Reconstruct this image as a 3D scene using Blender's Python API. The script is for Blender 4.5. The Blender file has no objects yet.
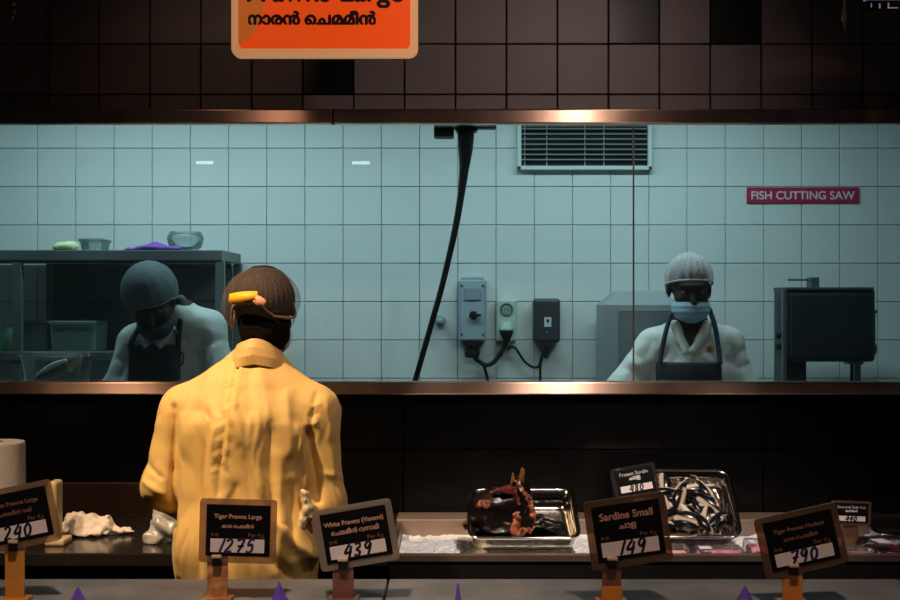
import bpy, bmesh, math, random
import numpy as np
from mathutils import Vector, Matrix, noise
random.seed(7)
PI = math.pi
SC = bpy.context.scene
COL = SC.collection

# ------------------------------------------------------------------ camera, world, lights, exposure
CAM_Z, FPX = 1.6, 1250.0
cam = bpy.data.cameras.new('camera'); cam.lens = 50; cam.sensor_width = 36; cam.clip_start = .05
cam_ob = bpy.data.objects.new('camera', cam); COL.objects.link(cam_ob)
cam_ob.location = (0, 0, CAM_Z); cam_ob.rotation_euler = (PI/2, 0, 0)
SC.camera = cam_ob

world = bpy.data.worlds.new('world'); SC.world = world; world.use_nodes = True
world.node_tree.nodes['Background'].inputs[0].default_value = (.9, .75, .65, 1)
world.node_tree.nodes['Background'].inputs[1].default_value = .004

def area(name, loc, rot, sx, sy, power, col):
    l = bpy.data.lights.new(name, 'AREA'); l.shape = 'RECTANGLE'; l.size = sx; l.size_y = sy
    l.energy = power; l.color = col
    o = bpy.data.objects.new(name, l); COL.objects.link(o); o.location = loc; o.rotation_euler = rot
    return o
def spot(name, loc, target, power, col, cone=60, blend=.6, radius=.06):
    l = bpy.data.lights.new(name, 'SPOT'); l.energy = power; l.color = col
    l.spot_size = math.radians(cone); l.spot_blend = blend; l.shadow_soft_size = radius
    o = bpy.data.objects.new(name, l); COL.objects.link(o); o.location = loc
    o.rotation_euler = (Vector(target)-Vector(loc)).to_track_quat('-Z', 'Y').to_euler()
    return o
TEAL = (.66, .93, .98)
area('kitchen_tube_light', (-1.15, 5.05, 2.66), (0, 0, 0), 1.5, .12, 16, TEAL)
area('kitchen_tube_light', (.75, 5.05, 2.66), (0, 0, 0), 1.5, .12, 14.5, TEAL)
WARM = (1.0, .68, .38)
spot('warm_spot', (-1.45, 2.65, 3.15), (-.64, 3.50, 1.20), 300, (1, .67, .36), 40, .8)
spot('warm_spot', (.25, 2.50, 3.1), (-.50, 3.50, 1.20), 58, (1, .70, .52), 36, .8)
spot('warm_spot', (-.90, 2.4, 3.05), (-.72, 4.4, 2.30), 6.5, (1, .58, .40), 40, 1.)  # added lamp, brightens the dark wall tiles and trim at the left
spot('added_trim_spot', (1.83, 2.3, 3.0), (1.23, 4.4, 2.2), 5, (1, .50, .2), 16, .8)  # arbitrary added lamp, only there for an orange highlight on the trim
spot('warm_spot', (.66, 2.3, 3.0), (.14, 4.4, 2.12), 38, (1, .74, .64), 66, 1.)
spot('warm_spot', (-.45, 1.45, 2.9), (-.45, 2.36, 1.05), 80, (1, .74, .58), 42, .9)
spot('warm_spot', (.45, 1.45, 2.9), (.40, 2.36, 1.05), 50, (1, .70, .54), 42, .9)
spot('warm_spot', (.55, 2.7, 3.0), (.55, 3.90, .85), 215, (1, .80, .68), 46, .9)
spot('warm_spot', (1.4, 2.7, 3.0), (1.32, 3.88, .85), 40, (1, .76, .70), 32, .9)  # extra lamp added to brighten the pan at the right edge
spot('warm_spot', (-1.75, 2.5, 3.0), (-1.42, 3.95, .9), 120, (1, .66, .42), 36, .9)
SC.view_settings.view_transform = 'Standard'; SC.view_settings.look = 'None'
SC.view_settings.exposure = 0.0; SC.view_settings.gamma = 1.0
SC.view_settings.use_curve_mapping = False

# ------------------------------------------------------------------ helpers
def P(px, py, d):
    return Vector(((px-450)/FPX*d, d, CAM_Z-(py-300)/FPX*d))

MATS = {}
def mat(name, col, rough=.5, metal=0., var=0., vscale=8., bump=0., bscale=60., spec=.5, alpha=1., trans=0., emit=0., col2=None, coat=0., sheen=0., detail=3., stretch=None):
    if name in MATS: return MATS[name]
    m = bpy.data.materials.new(name); m.use_nodes = True; MATS[name] = m
    nt = m.node_tree; b = nt.nodes['Principled BSDF']
    b.inputs['Base Color'].default_value = (*col, 1); b.inputs['Roughness'].default_value = rough
    b.inputs['Metallic'].default_value = metal; b.inputs['Specular IOR Level'].default_value = spec
    b.inputs['Alpha'].default_value = alpha; b.inputs['Transmission Weight'].default_value = trans
    b.inputs['Coat Weight'].default_value = coat; b.inputs['Sheen Weight'].default_value = sheen
    if emit:
        b.inputs['Emission Color'].default_value = (*col, 1); b.inputs['Emission Strength'].default_value = emit
    if var or bump or col2:
        tc = nt.nodes.new('ShaderNodeTexCoord'); mp = nt.nodes.new('ShaderNodeMapping')
        nt.links.new(tc.outputs['Object'], mp.inputs[0])
        if stretch: mp.inputs['Scale'].default_value = stretch
    if var or col2:
        n = nt.nodes.new('ShaderNodeTexNoise'); n.inputs['Scale'].default_value = vscale; n.inputs['Detail'].default_value = detail
        nt.links.new(mp.outputs[0], n.inputs['Vector'])
        r = nt.nodes.new('ShaderNodeValToRGB'); r.color_ramp.elements[0].position = .35; r.color_ramp.elements[1].position = .65
        c2 = col2 if col2 else tuple(min(1, c*(1+var)) for c in col)
        c1 = col if col2 else tuple(c*(1-var) for c in col)
        r.color_ramp.elements[0].color = (*c1, 1); r.color_ramp.elements[1].color = (*c2, 1)
        nt.links.new(n.outputs['Fac'], r.inputs[0]); nt.links.new(r.outputs[0], b.inputs['Base Color'])
    if bump:
        n2 = nt.nodes.new('ShaderNodeTexNoise'); n2.inputs['Scale'].default_value = bscale; n2.inputs['Detail'].default_value = 3
        nt.links.new(mp.outputs[0], n2.inputs['Vector'])
        bp = nt.nodes.new('ShaderNodeBump'); bp.inputs['Strength'].default_value = bump; bp.inputs['Distance'].default_value = .01
        nt.links.new(n2.outputs['Fac'], bp.inputs['Height']); nt.links.new(bp.outputs[0], b.inputs['Normal'])
    return m

def glass_mat(name, tint=(1, 1, 1), film=0., filmcol=(.6, .7, .7), ior=1.45, rough=0.):
    """clear sheet: transparent body with a Fresnel gloss and a thin dusty film"""
    m = bpy.data.materials.new(name); m.use_nodes = True; nt = m.node_tree
    nt.nodes.remove(nt.nodes['Principled BSDF']); out = nt.nodes['Material Output']
    t = nt.nodes.new('ShaderNodeBsdfTransparent'); t.inputs[0].default_value = (*tint, 1)
    g = nt.nodes.new('ShaderNodeBsdfGlossy'); g.inputs['Roughness'].default_value = rough
    f = nt.nodes.new('ShaderNodeFresnel'); f.inputs[0].default_value = ior
    mx = nt.nodes.new('ShaderNodeMixShader'); nt.links.new(f.outputs[0], mx.inputs[0]); nt.links.new(t.outputs[0], mx.inputs[1]); nt.links.new(g.outputs[0], mx.inputs[2])
    last = mx
    if film:
        d = nt.nodes.new('ShaderNodeBsdfDiffuse'); d.inputs[0].default_value = (*filmcol, 1)
        tl = nt.nodes.new('ShaderNodeBsdfTranslucent'); tl.inputs[0].default_value = (*filmcol, 1)
        ad = nt.nodes.new('ShaderNodeMixShader'); ad.inputs[0].default_value = .5
        nt.links.new(d.outputs[0], ad.inputs[1]); nt.links.new(tl.outputs[0], ad.inputs[2])
        m2 = nt.nodes.new('ShaderNodeMixShader'); m2.inputs[0].default_value = film
        nt.links.new(mx.outputs[0], m2.inputs[1]); nt.links.new(ad.outputs[0], m2.inputs[2]); last = m2
    nt.links.new(last.outputs[0], out.inputs[0]); MATS[name] = m
    return m

def new_obj(name, me, m=None, parent=None, smooth=False):
    o = bpy.data.objects.new(name, me); COL.objects.link(o)
    if m is not None:
        me.materials.clear()
        for mm in (m if isinstance(m, (list, tuple)) else [m]): me.materials.append(mm)
    if smooth: me.shade_smooth()
    if parent is not None: o.parent = parent
    return o
def obj(name, bm, m, parent=None, smooth=False):
    me = bpy.data.meshes.new(name); bmesh.ops.recalc_face_normals(bm, faces=bm.faces); bm.to_mesh(me); bm.free()
    return new_obj(name, me, m, parent, smooth)
def pd(name, v, f, m, parent=None, smooth=False):
    me = bpy.data.meshes.new(name); me.from_pydata([tuple(map(float, q)) for q in v], [], [tuple(map(int, q)) for q in f]); me.update()
    return new_obj(name, me, m, parent, smooth)
def tag(o, label=None, cat=None, group=None, kind=None):
    if label: o['label'] = label
    if cat: o['category'] = cat
    if group: o['group'] = group
    if kind: o['kind'] = kind
    return o
def empty(name, loc, label=None, cat=None, group=None, rot=(0, 0, 0)):
    o = bpy.data.objects.new(name, None); COL.objects.link(o); o.location = loc; o.rotation_euler = rot
    o.empty_display_size = .05
    return tag(o, label, cat, group)
def copy_tree(o, parent=None):
    c = o.copy(); COL.objects.link(c)
    if parent is not None: c.parent = parent
    for ch in list(o.children): copy_tree(ch, c)
    return c

def box(bm, c, s, bev=0., seg=2, rot=None, taper=None):
    r = bmesh.ops.create_cube(bm, size=1)
    vs = r['verts']
    for v in vs:
        t = 1.
        if taper and v.co.z < 0: t = taper
        v.co = Vector((v.co.x*s[0]*t, v.co.y*s[1]*t, v.co.z*s[2]))
    if bev:
        es = {e for v in vs for e in v.link_edges}
        rr = bmesh.ops.bevel(bm, geom=list(es), offset=bev, segments=seg, affect='EDGES', profile=.5)
        vs = list({v for f in rr['faces'] for v in f.verts} | {v for v in vs if v.is_valid})
    M = Matrix.Translation(Vector(c))
    if rot is not None: M = M @ (rot.to_matrix().to_4x4() if hasattr(rot, 'to_matrix') and not isinstance(rot, Matrix) else rot)
    for v in vs: v.co = M @ v.co
    return vs
def B(c, s, bev=0., seg=2, rot=None, taper=None):
    bm = bmesh.new(); box(bm, c, s, bev, seg, rot, taper); return bm
def B2(lo, hi, bev=0., seg=2):
    return B([(a+b)/2 for a, b in zip(lo, hi)], [abs(b-a) for a, b in zip(lo, hi)], bev, seg)
def tube(bm, pts, rad, n=10, cap=True):
    pts = [Vector(p) for p in pts]; k = len(pts)
    if not hasattr(rad, '__len__'): rad = [rad]*k
    rings = []; up = Vector((0, 0, 1))
    t0 = (pts[1]-pts[0]).normalized()
    ref = up if abs(t0.dot(up)) < .95 else Vector((1, 0, 0))
    u = t0.cross(ref).normalized()
    for i in range(k):
        t = (pts[min(i+1, k-1)]-pts[max(i-1, 0)]).normalized()
        u = (u-t*u.dot(t)).normalized(); w = t.cross(u)
        rings.append([bm.verts.new(pts[i]+(u*math.cos(2*PI*j/n)+w*math.sin(2*PI*j/n))*rad[i]) for j in range(n)])
    for a, b in zip(rings, rings[1:]):
        for j in range(n): bm.faces.new((a[j], a[(j+1) % n], b[(j+1) % n], b[j]))
    if cap: bm.faces.new(rings[0][::-1]); bm.faces.new(rings[-1])
    return bm
def T(pts, rad, n=10): return tube(bmesh.new(), pts, rad, n)
def spline(pts, per=8):
    pts = [Vector(p) for p in pts]; out = []
    q = [pts[0]*2-pts[1]]+pts+[pts[-1]*2-pts[-2]]
    for i in range(1, len(q)-2):
        p0, p1, p2, p3 = q[i-1:i+3]
        for s in range(per):
            t = s/per
            out.append(.5*((2*p1)+(p2-p0)*t+(2*p0-5*p1+4*p2-p3)*t*t+(3*p1-p0-3*p2+p3)*t**3))
    return out+[pts[-1]]
def lathe(prof, n=24, c=(0, 0, 0), axis='Z'):
    bm = bmesh.new(); rings = []
    for r, z in prof:
        ring = []
        for j in range(n):
            a = 2*PI*j/n; x, y = r*math.cos(a), r*math.sin(a)
            q = (x, y, z) if axis == 'Z' else ((x, z, y) if axis == 'Y' else (z, x, y))
            ring.append(bm.verts.new(Vector(q)+Vector(c)))
        rings.append(ring)
    for a, b in zip(rings, rings[1:]):
        for j in range(n): bm.faces.new((a[j], a[(j+1) % n], b[(j+1) % n], b[j]))
    if prof[0][0] > 1e-5: bm.faces.new(rings[0][::-1])
    if prof[-1][0] > 1e-5: bm.faces.new(rings[-1])
    bmesh.ops.remove_doubles(bm, verts=bm.verts, dist=1e-6)
    return bm
def prism(poly, y0, y1):
    """polygon in x,z extruded along y"""
    bm = bmesh.new(); a = [bm.verts.new((x, y0, z)) for x, z in poly]; b = [bm.verts.new((x, y1, z)) for x, z in poly]
    n = len(poly); bm.faces.new(a); bm.faces.new(b[::-1])
    for i in range(n): bm.faces.new((a[i], b[i], b[(i+1) % n], a[(i+1) % n]))
    return bm
def rrect(w, h, r, n=5):
    out = []
    for cx, cz, a0 in ((w/2-r, h/2-r, 0), (-w/2+r, h/2-r, 90), (-w/2+r, -h/2+r, 180), (w/2-r, -h/2+r, 270)):
        for i in range(n+1):
            a = math.radians(a0+90*i/n); out.append((cx+r*math.cos(a), cz+r*math.sin(a)))
    return out

# --- lettering: outlines of the built-in font, filled by winding number, laid as thin flat print
def _outline(text, kern=None):
    c = bpy.data.curves.new('t', 'FONT'); c.body = text; c.size = 1
    if kern:
        for i, k in kern.items(): c.body_format[i].kerning = k
    o = bpy.data.objects.new('t', c); COL.objects.link(o)
    dg = bpy.context.evaluated_depsgraph_get(); cu = o.evaluated_get(dg).to_curve(dg)
    segs = []
    for s in cu.splines:
        pts = []
        bp = s.bezier_points; n = len(bp)
        for i in range(n):
            a, b = bp[i], bp[(i+1) % n]
            for k in range(6):
                t = k/6; p = a.co*(1-t)**3+a.handle_right*3*t*(1-t)**2+b.handle_left*3*t*t*(1-t)+b.co*t**3
                pts.append((p.x, p.y))
        for i in range(len(pts)): segs.append((*pts[i], *pts[(i+1) % len(pts)]))
    o.evaluated_get(dg).to_curve_clear(); bpy.data.objects.remove(o); bpy.data.curves.remove(c)
    return np.array(segs)
def letters(name, text, width, m, parent, loc, rot=None, rows=40, bold=0, y_mul=1., kern=None, thick=.0006, height=None, italic=0.):
    """flat lettering centred on loc, baseline at loc z, total width in metres, in the local XZ plane, facing -Y"""
    s = _outline(text, kern)
    x0, x1 = s[:, [0, 2]].min(), s[:, [0, 2]].max(); y0, y1 = s[:, [1, 3]].min(), s[:, [1, 3]].max()
    k = width/(x1-x0); step = (y1-y0)/rows
    cols = int((x1-x0)/step)+3
    xs = x0+(np.arange(cols)-.5)*step; ys = y0+(np.arange(rows+2)-.5)*step
    G = np.zeros((len(ys), cols), bool)
    for r, y in enumerate(ys):
        up = (s[:, 1] <= y) & (s[:, 3] > y); dn = (s[:, 3] <= y) & (s[:, 1] > y)
        w = np.zeros(cols, int)
        for msk, sg in ((up, 1), (dn, -1)):
            q = s[msk]
            if len(q):
                xc = q[:, 0]+(y-q[:, 1])/(q[:, 3]-q[:, 1])*(q[:, 2]-q[:, 0])
                w += sg*(xc[None, :] < xs[:, None]).sum(1)
        G[r] = w != 0
    for _ in range(bold):
        H = G.copy(); H[:, 1:] |= G[:, :-1]; H[:, :-1] |= G[:, 1:]; H[1:] |= G[:-1]; H[:-1] |= G[1:]; G = H
    v, f = [], []
    hz = k*y_mul
    for r in range(G.shape[0]):
        c = 0; row = G[r]
        while c < cols:
            if row[c]:
                e = c
                while e < cols and row[e]: e += 1
                xa, xb = (xs[c]-step/2-(x0+x1)/2)*k, (xs[e-1]+step/2-(x0+x1)/2)*k
                za, zb = (ys[r]-step/2)*hz, (ys[r]+step/2)*hz
                i = len(v); v += [(xa+za*italic, 0, za), (xb+za*italic, 0, za), (xb+zb*italic, 0, zb), (xa+zb*italic, 0, zb)]; f.append((i, i+1, i+2, i+3)); c = e
            else: c += 1
    o = pd(name, v, f, m, parent); o.location = loc
    if rot is not None: o.rotation_euler = rot
    return o
def strokes(name, lines, wid, m, parent, loc, rot=None):
    """handwritten marks: each polyline is a flat ribbon in local XZ"""
    bm = bmesh.new()
    for ln in lines:
        p = spline([(x, 0, z) for x, z in ln], 6); q = []
        for i in range(len(p)):
            t = (p[min(i+1, len(p)-1)]-p[max(i-1, 0)]); t.normalize(); nn = Vector((-t.z, 0, t.x))
            q.append((bm.verts.new(p[i]+nn*wid/2), bm.verts.new(p[i]-nn*wid/2)))
        for a, b in zip(q, q[1:]): bm.faces.new((a[0], a[1], b[1], b[0]))
    o = obj(name, bm, m, parent); o.location = loc
    if rot is not None: o.rotation_euler = rot
    return o

# --- signed-distance modelling (bodies, coats, soft lumps) polygonised by surface nets
class SDF:
    def __init__(s, lo, hi, h):
        s.lo = np.array(lo, float); s.h = h; s.n = np.ceil((np.array(hi)-s.lo)/h).astype(int)+1
        s.d = np.full(s.n, .3, np.float32)
    def _sl(s, lo, hi, pad):
        a = np.clip(np.floor((np.array(lo)-pad-s.lo)/s.h).astype(int), 0, s.n); b = np.clip(np.ceil((np.array(hi)+pad-s.lo)/s.h).astype(int)+1, 0, s.n)
        sl = tuple(slice(i, j) for i, j in zip(a, b))
        g = np.meshgrid(*[s.lo[i]+s.h*np.arange(a[i], b[i]) for i in range(3)], indexing='ij')
        return sl, g
    def _mix(s, sl, d, k):
        a = s.d[sl]
        if a.size == 0: return
        if k > 0:
            hh = np.clip(.5+.5*(a-d)/k, 0, 1); r = a*(1-hh)+d*hh-k*hh*(1-hh)
        else: r = np.minimum(a, d)
        s.d[sl] = r
    def cap(s, a, b, ra, rb, k=.03, flat=None):
        """tapered capsule; flat=(sx,sy,sz) stretches the cross-section"""
        a, b = np.array(a, float), np.array(b, float); R = max(ra, rb); f = np.array(flat if flat else (1, 1, 1), float)
        sl, g = s._sl(np.minimum(a, b)-R*f.max(), np.maximum(a, b)+R*f.max(), k+3*s.h)
        p = [(g[i]-a[i])/f[i] for i in range(3)]; ba = (b-a)/f
        t = np.clip(sum(p[i]*ba[i] for i in range(3))/max(ba@ba, 1e-9), 0, 1)
        d = np.sqrt(sum((p[i]-t*ba[i])**2 for i in range(3)))-(ra+(rb-ra)*t)
        s._mix(sl, d*f.min()**.5 if f.min() < 1 else d, k); return s
    def ell(s, c, r, k=.03, rot=None):
        c = np.array(c, float); r = np.array(r, float); R = r.max()
        sl, g = s._sl(c-R, c+R, k+3*s.h); p = [g[i]-c[i] for i in range(3)]
        if rot is not None:
            M = np.array(rot.to_matrix()).T; p = [sum(M[i, j]*p[j] for j in range(3)) for i in range(3)]
        q = np.sqrt(sum((p[i]/r[i])**2 for i in range(3))); q2 = np.sqrt(sum((p[i]/r[i]**2)**2 for i in range(3)))
        s._mix(sl, q*(q-1)/np.maximum(q2, 1e-6), k); return s
    def cut(s, fn):
        g = np.meshgrid(*[s.lo[i]+s.h*np.arange(s.n[i]) for i in range(3)], indexing='ij')
        s.d = np.maximum(s.d, fn(*g)).astype(np.float32); return s
    def net(s):
        d = s.d; n = d.shape; ins = d < 0
        idx = -np.ones((n[0]-1, n[1]-1, n[2]-1), int)
        cs = [(i, j, k) for i in (0, 1) for j in (0, 1) for k in (0, 1)]
        sh = lambda A, c: A[c[0]:n[0]-1+c[0], c[1]:n[1]-1+c[1], c[2]:n[2]-1+c[2]]
        cnt = sum(sh(ins, c).astype(int) for c in cs); act = (cnt > 0) & (cnt < 8)
        I = np.argwhere(act); idx[act] = np.arange(len(I))
        acc = np.zeros((len(I), 3)); num = np.zeros(len(I))
        D = {c: sh(d, c)[act] for c in cs}
        for a in cs:
            for ax in range(3):
                if a[ax] == 0:
                    b = list(a); b[ax] = 1; b = tuple(b); m = (D[a] < 0) != (D[b] < 0)
                    t = np.where(m, D[a]/np.where(m, D[a]-D[b], 1), 0); q = np.tile(np.array(a, float), (len(I), 1)); q[:, ax] = t
                    acc += q*m[:, None]; num += m
        V = s.lo+s.h*(I+acc/num[:, None]); F = []
        for ax in range(3):
            u, w = (ax+1) % 3, (ax+2) % 3
            lo = [slice(None)]*3; hi = [slice(None)]*3; lo[ax] = slice(0, n[ax]-1); hi[ax] = slice(1, n[ax])
            E = ins[tuple(lo)] != ins[tuple(hi)]; Q = np.argwhere(E)
            Q = Q[(Q[:, u] > 0) & (Q[:, w] > 0) & (Q[:, u] < n[u]-1) & (Q[:, w] < n[w]-1)]
            fl = ins[tuple(lo)][tuple(Q.T)]; ids = []
            for du, dw in ((-1, -1), (0, -1), (0, 0), (-1, 0)):
                R = Q.copy(); R[:, u] += du; R[:, w] += dw; ids.append(idx[tuple(R.T)])
            q = np.stack(ids, 1); q[~fl] = q[~fl][:, ::-1]; F.append(q)
        F = np.concatenate(F); F = F[(F >= 0).all(1)]
        return V, F
def smooth_net(V, F, it=3, lam=.5):
    V = V.copy(); E = np.concatenate([F[:, [0, 1]], F[:, [1, 2]], F[:, [2, 3]], F[:, [3, 0]]])
    for _ in range(it):
        S = np.zeros_like(V); c = np.zeros(len(V))
        np.add.at(S, E[:, 0], V[E[:, 1]]); np.add.at(S, E[:, 1], V[E[:, 0]]); np.add.at(c, E[:, 0], 1); np.add.at(c, E[:, 1], 1)
        V += lam*(S/np.maximum(c, 1)[:, None]-V)
    return V
def normals(V, F):
    nrm = np.cross(V[F[:, 2]]-V[F[:, 0]], V[F[:, 3]]-V[F[:, 1]]); N = np.zeros_like(V)
    for i in range(4): np.add.at(N, F[:, i], nrm)
    return N/np.maximum(np.linalg.norm(N, axis=1), 1e-9)[:, None]
def net_obj(name, V, F, mats, parent, origin=(0, 0, 0), midx=None):
    V = V-np.array(origin)
    me = bpy.data.meshes.new(name); me.vertices.add(len(V)); me.vertices.foreach_set('co', V.astype(np.float32).ravel())
    me.loops.add(F.size); me.loops.foreach_set('vertex_index', F.astype(np.int32).ravel())
    me.polygons.add(len(F)); me.polygons.foreach_set('loop_start', np.arange(0, F.size, 4, dtype=np.int32))
    try: me.polygons.foreach_set('loop_total', np.full(len(F), 4, np.int32))
    except Exception: pass
    me.update(calc_edges=True); me.validate()
    o = new_obj(name, me, mats, parent, True)
    if midx is not None and len(me.polygons) == len(midx): me.polygons.foreach_set('material_index', midx.astype(np.int32))
    me.shade_smooth()
    return o
def seg_fold(V, N, segs, side=None):
    """push vertices in/out along x-z ridge lines (world metres): (x0,z0,x1,z1,width,amp)"""
    off = np.zeros(len(V))
    for x0, z0, x1, z1, w, a in segs:
        dx, dz = x1-x0, z1-z0; L = dx*dx+dz*dz
        t = ((V[:, 0]-x0)*dx+(V[:, 2]-z0)*dz)/L; tc = np.clip(t, 0, 1)
        dd = np.hypot(V[:, 0]-x0-tc*dx, V[:, 2]-z0-tc*dz)
        fade = np.clip(np.minimum(t+.25, 1.25-t)/.35, 0, 1)
        off += a*np.exp(-(dd/w)**1.5)*fade
    if side is not None: off *= side(V, N)
    return V+N*off[:, None]

# ------------------------------------------------------------------ materials
M_white_tile = mat('white glazed tile', (.72, .76, .75), .18, var=.05, vscale=1.7, bump=.06, bscale=5, spec=.4)
M_grout = mat('grey grout', (.54, .60, .60), .9, var=.2, vscale=20)
M_dark_tile = mat('grey brown tile', (.16, .13, .13), .45, var=.10, vscale=2.5, bump=.03, bscale=8)
M_black_tile = mat('black gloss tile', (.005, .005, .006), .3, spec=.2)
M_navy_tile = mat('navy gloss tile', (.012, .012, .030), .3, spec=.2)
M_black_joint = mat('black joint', (.006, .006, .006), .9)
M_panel = mat('black gloss panel', (.004, .004, .004), .25, bump=.02, bscale=3, spec=.2)
M_trim = mat('brushed steel trim', (.80, .56, .43), .34, 1., var=.25, vscale=4, stretch=(1, 1, .2))
_b = M_trim.node_tree.nodes['Principled BSDF']; _b.inputs['Anisotropic'].default_value = 1.; _b.inputs['Anisotropic Rotation'].default_value = .25
_t = M_trim.node_tree.nodes.new('ShaderNodeTangent'); _t.direction_type = 'RADIAL'; _t.axis = 'Z'; M_trim.node_tree.links.new(_t.outputs[0], _b.inputs['Tangent'])
M_steel = mat('stainless steel', (.62, .60, .58), .32, 1., var=.12, vscale=7, bump=.05, bscale=40)
M_dsteel = mat('dull dark steel', (.16, .17, .18), .42, .7, var=.2, vscale=5, bump=.05, bscale=30)
M_ksteel = mat('kitchen steel', (.42, .47, .48), .40, .55, var=.15, vscale=5)
M_black = mat('black plastic', (.008, .008, .009), .5, spec=.25)
M_pan = mat('polished pan steel', (.60, .57, .54), .13, 1., var=.10, vscale=6, bump=.02, bscale=12)
M_floor = mat('dark floor', (.03, .03, .032), .5, var=.3, vscale=4)
M_plaster = mat('kitchen plaster', (.55, .60, .60), .8)
M_glass = glass_mat('window glass', (.93, .985, .98), .012, (.5, .6, .6))

# ------------------------------------------------------------------ structure: shop floor, dark wall with window, kitchen shell
WY, BY = 4.4, 5.85                       # dark wall face, kitchen tile face
tag(obj('floor', B2((-3.2, -.6, -.1), (3.2, 6.1, 0)), M_floor), 'dark floor under the counters and the kitchen', kind='structure')
def zW(py): return CAM_Z-(py-300)/FPX*WY
Z_sill, Z_sillb, Z_top, Z_topb = zW(381.5), zW(394), zW(124), zW(110)
bm = bmesh.new()
box(bm, (0, WY+.09, (Z_topb+3.3)/2), (6.0, .12, 3.3-Z_topb))
box(bm, (0, WY+.09, Z_sillb/2), (6.0, .12, Z_sillb))
box(bm, (-2.75, WY+.09, (Z_topb+Z_sillb)/2), (.5, .12, Z_topb-Z_sillb)); box(bm, (2.75, WY+.09, (Z_topb+Z_sillb)/2), (.5, .12, Z_topb-Z_sillb))
w_front = tag(obj('wall_front', bm, M_black_joint), 'dark tiled wall around the long kitchen window', kind='structure')
TS = 51.05/FPX*WY
tile_me = {}
def dtile(x0, x1, z0, z1, m):
    key = (round(x1-x0, 3), round(z1-z0, 3), m.name)
    if key not in tile_me:
        bm = B((0, 0, 0), (x1-x0-.0045, .03, z1-z0-.0045), .002, 1); o = obj('tile', bm, m, w_front); tile_me[key] = o.data
    else: o = new_obj('tile', tile_me[key], None, w_front)
    o.location = ((x0+x1)/2, WY+.022+random.uniform(-.0012, .0012), (z0+z1)/2); o.rotation_euler = (random.uniform(-.004, .004), 0, random.uniform(-.004, .004))
z94, z43 = zW(94), zW(43.5)
for c in range(-1, 19):
    xa = (251.3+51.05*(c-4)-450)/FPX*WY; xb = xa+TS; pxa = 251.3+51.05*(c-4)
    for (za, zb, row) in ((Z_topb+.001, z94, 0), (z94, z43, 1), (z43, z43+TS, 2), (z43+TS, z43+2*TS, 3)):
        m = M_dark_tile
        if row == 1 and abs(pxa-302) < 5: m = M_black_tile
        if row == 2 and abs(pxa-608.6) < 5: m = M_navy_tile
        if row == 2 and abs(pxa-710.7) < 5: m = M_black_tile
        dtile(xa, xb, za, zb, m)
for xa, xb in zip([-2.4, -1.55, -.72, -.165, .746, 1.105], [-1.55, -.72, -.165, .746, 1.105, 2.4]):
    for za, zb in ((zW(450), Z_sillb-.004), (.60, zW(450)), (.02, .60)):
        o = obj('panel', B((0, 0, 0), (xb-xa-.004, .03, zb-za-.004), .002, 1), M_panel, w_front)
        o.location = ((xa+xb)/2, WY+.022, (za+zb)/2); o.rotation_euler = (random.uniform(-.003, .003), 0, random.uniform(-.003, .003))
# steel trims
xj = (333-450)/FPX*WY
t1 = empty('trim_1', (0, WY, Z_top)); tag(t1, 'brushed steel trim along the top of the kitchen window', kind='structure')
for xa, xb in ((-2.5, xj-.002), (xj+.002, 2.5)):
    o = obj('trim_strip', B((0, 0, 0), (xb-xa, .05, Z_topb-Z_top), .004, 2), M_trim, t1); o.location = ((xa+xb)/2, .008, (Z_topb-Z_top)/2)
o = obj('joint', B((xj, .008, (Z_topb-Z_top)/2), (.012, .044, Z_topb-Z_top-.001)), M_black_joint, t1)
t2 = empty('trim_2', (0, WY, Z_sillb)); tag(t2, 'brushed steel sill along the bottom of the kitchen window', kind='structure')
for xa, xb in ((-2.5, 1.6), (1.603, 2.5)):
    o = obj('trim_strip', B((0, 0, 0), (xb-xa, .06, Z_sill-Z_sillb), .004, 2), M_trim, t2); o.location = ((xa+xb)/2, .002, (Z_sill-Z_sillb)/2)
# window panes
win = empty('window_1', (0, WY+.05, Z_sill)); tag(win, 'long two-pane glass window onto the tiled kitchen', kind='structure')
xs = (633.5-450)/FPX*(WY+.05)
hw = Z_top-Z_sill
for xa, xb in ((-2.45, xs-.002), (xs+.002, 2.45)):
    o = obj('pane', B((0, 0, 0), (xb-xa, .008, hw)), M_glass, win); o.location = ((xa+xb)/2, 0, hw/2)
o = obj('pane_edge', B((xs, 0, hw/2), (.005, .011, hw)), mat('amber glass edge', (.17, .11, .02), .4), win)

# kitchen shell
w_back = tag(obj('wall_back', B2((-2.7, BY, 0), (2.7, BY+.12, 3.0)), M_grout), 'white square-tiled kitchen wall behind the window', kind='structure')
WT = 38.1/FPX*BY
tm = {}
def zB(py): return CAM_Z-(py-300)/FPX*BY
for r in range(-2, 8):
    zt = zB(148.5+38.3*(r-1)); zb = zB(148.5+38.3*r)
    for c in range(-2, 25):
        xa = (38.15*c-450)/FPX*BY
        if r == -2 and c % 1: continue
        if 'w' not in tm:
            o = obj('tile', B((0, 0, 0), (WT-.0035, .012, 38.3/FPX*BY-.0035), .0015, 1), M_white_tile, w_back); tm['w'] = o.data
        else: o = new_obj('tile', tm['w'], None, w_back)
        o.location = (xa+WT/2, BY-.004+random.uniform(-.0006, .0006), (zt+zb)/2); o.rotation_euler = (random.uniform(-.005, .005), 0, random.uniform(-.005, .005))
tag(obj('wall_left', B2((-2.7, WY+.16, 0), (-2.58, BY, 3.0)), M_plaster), 'plain kitchen side wall beyond the left of the window', kind='structure')
tag(obj('wall_right', B2((2.58, WY+.16, 0), (2.7, BY, 3.0)), M_plaster), 'plain kitchen side wall beyond the right of the window', kind='structure')
tag(obj('ceiling', B2((-2.7, WY+.16, 2.72), (2.7, BY, 2.82)), M_plaster), 'kitchen ceiling above the window', kind='structure')

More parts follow.
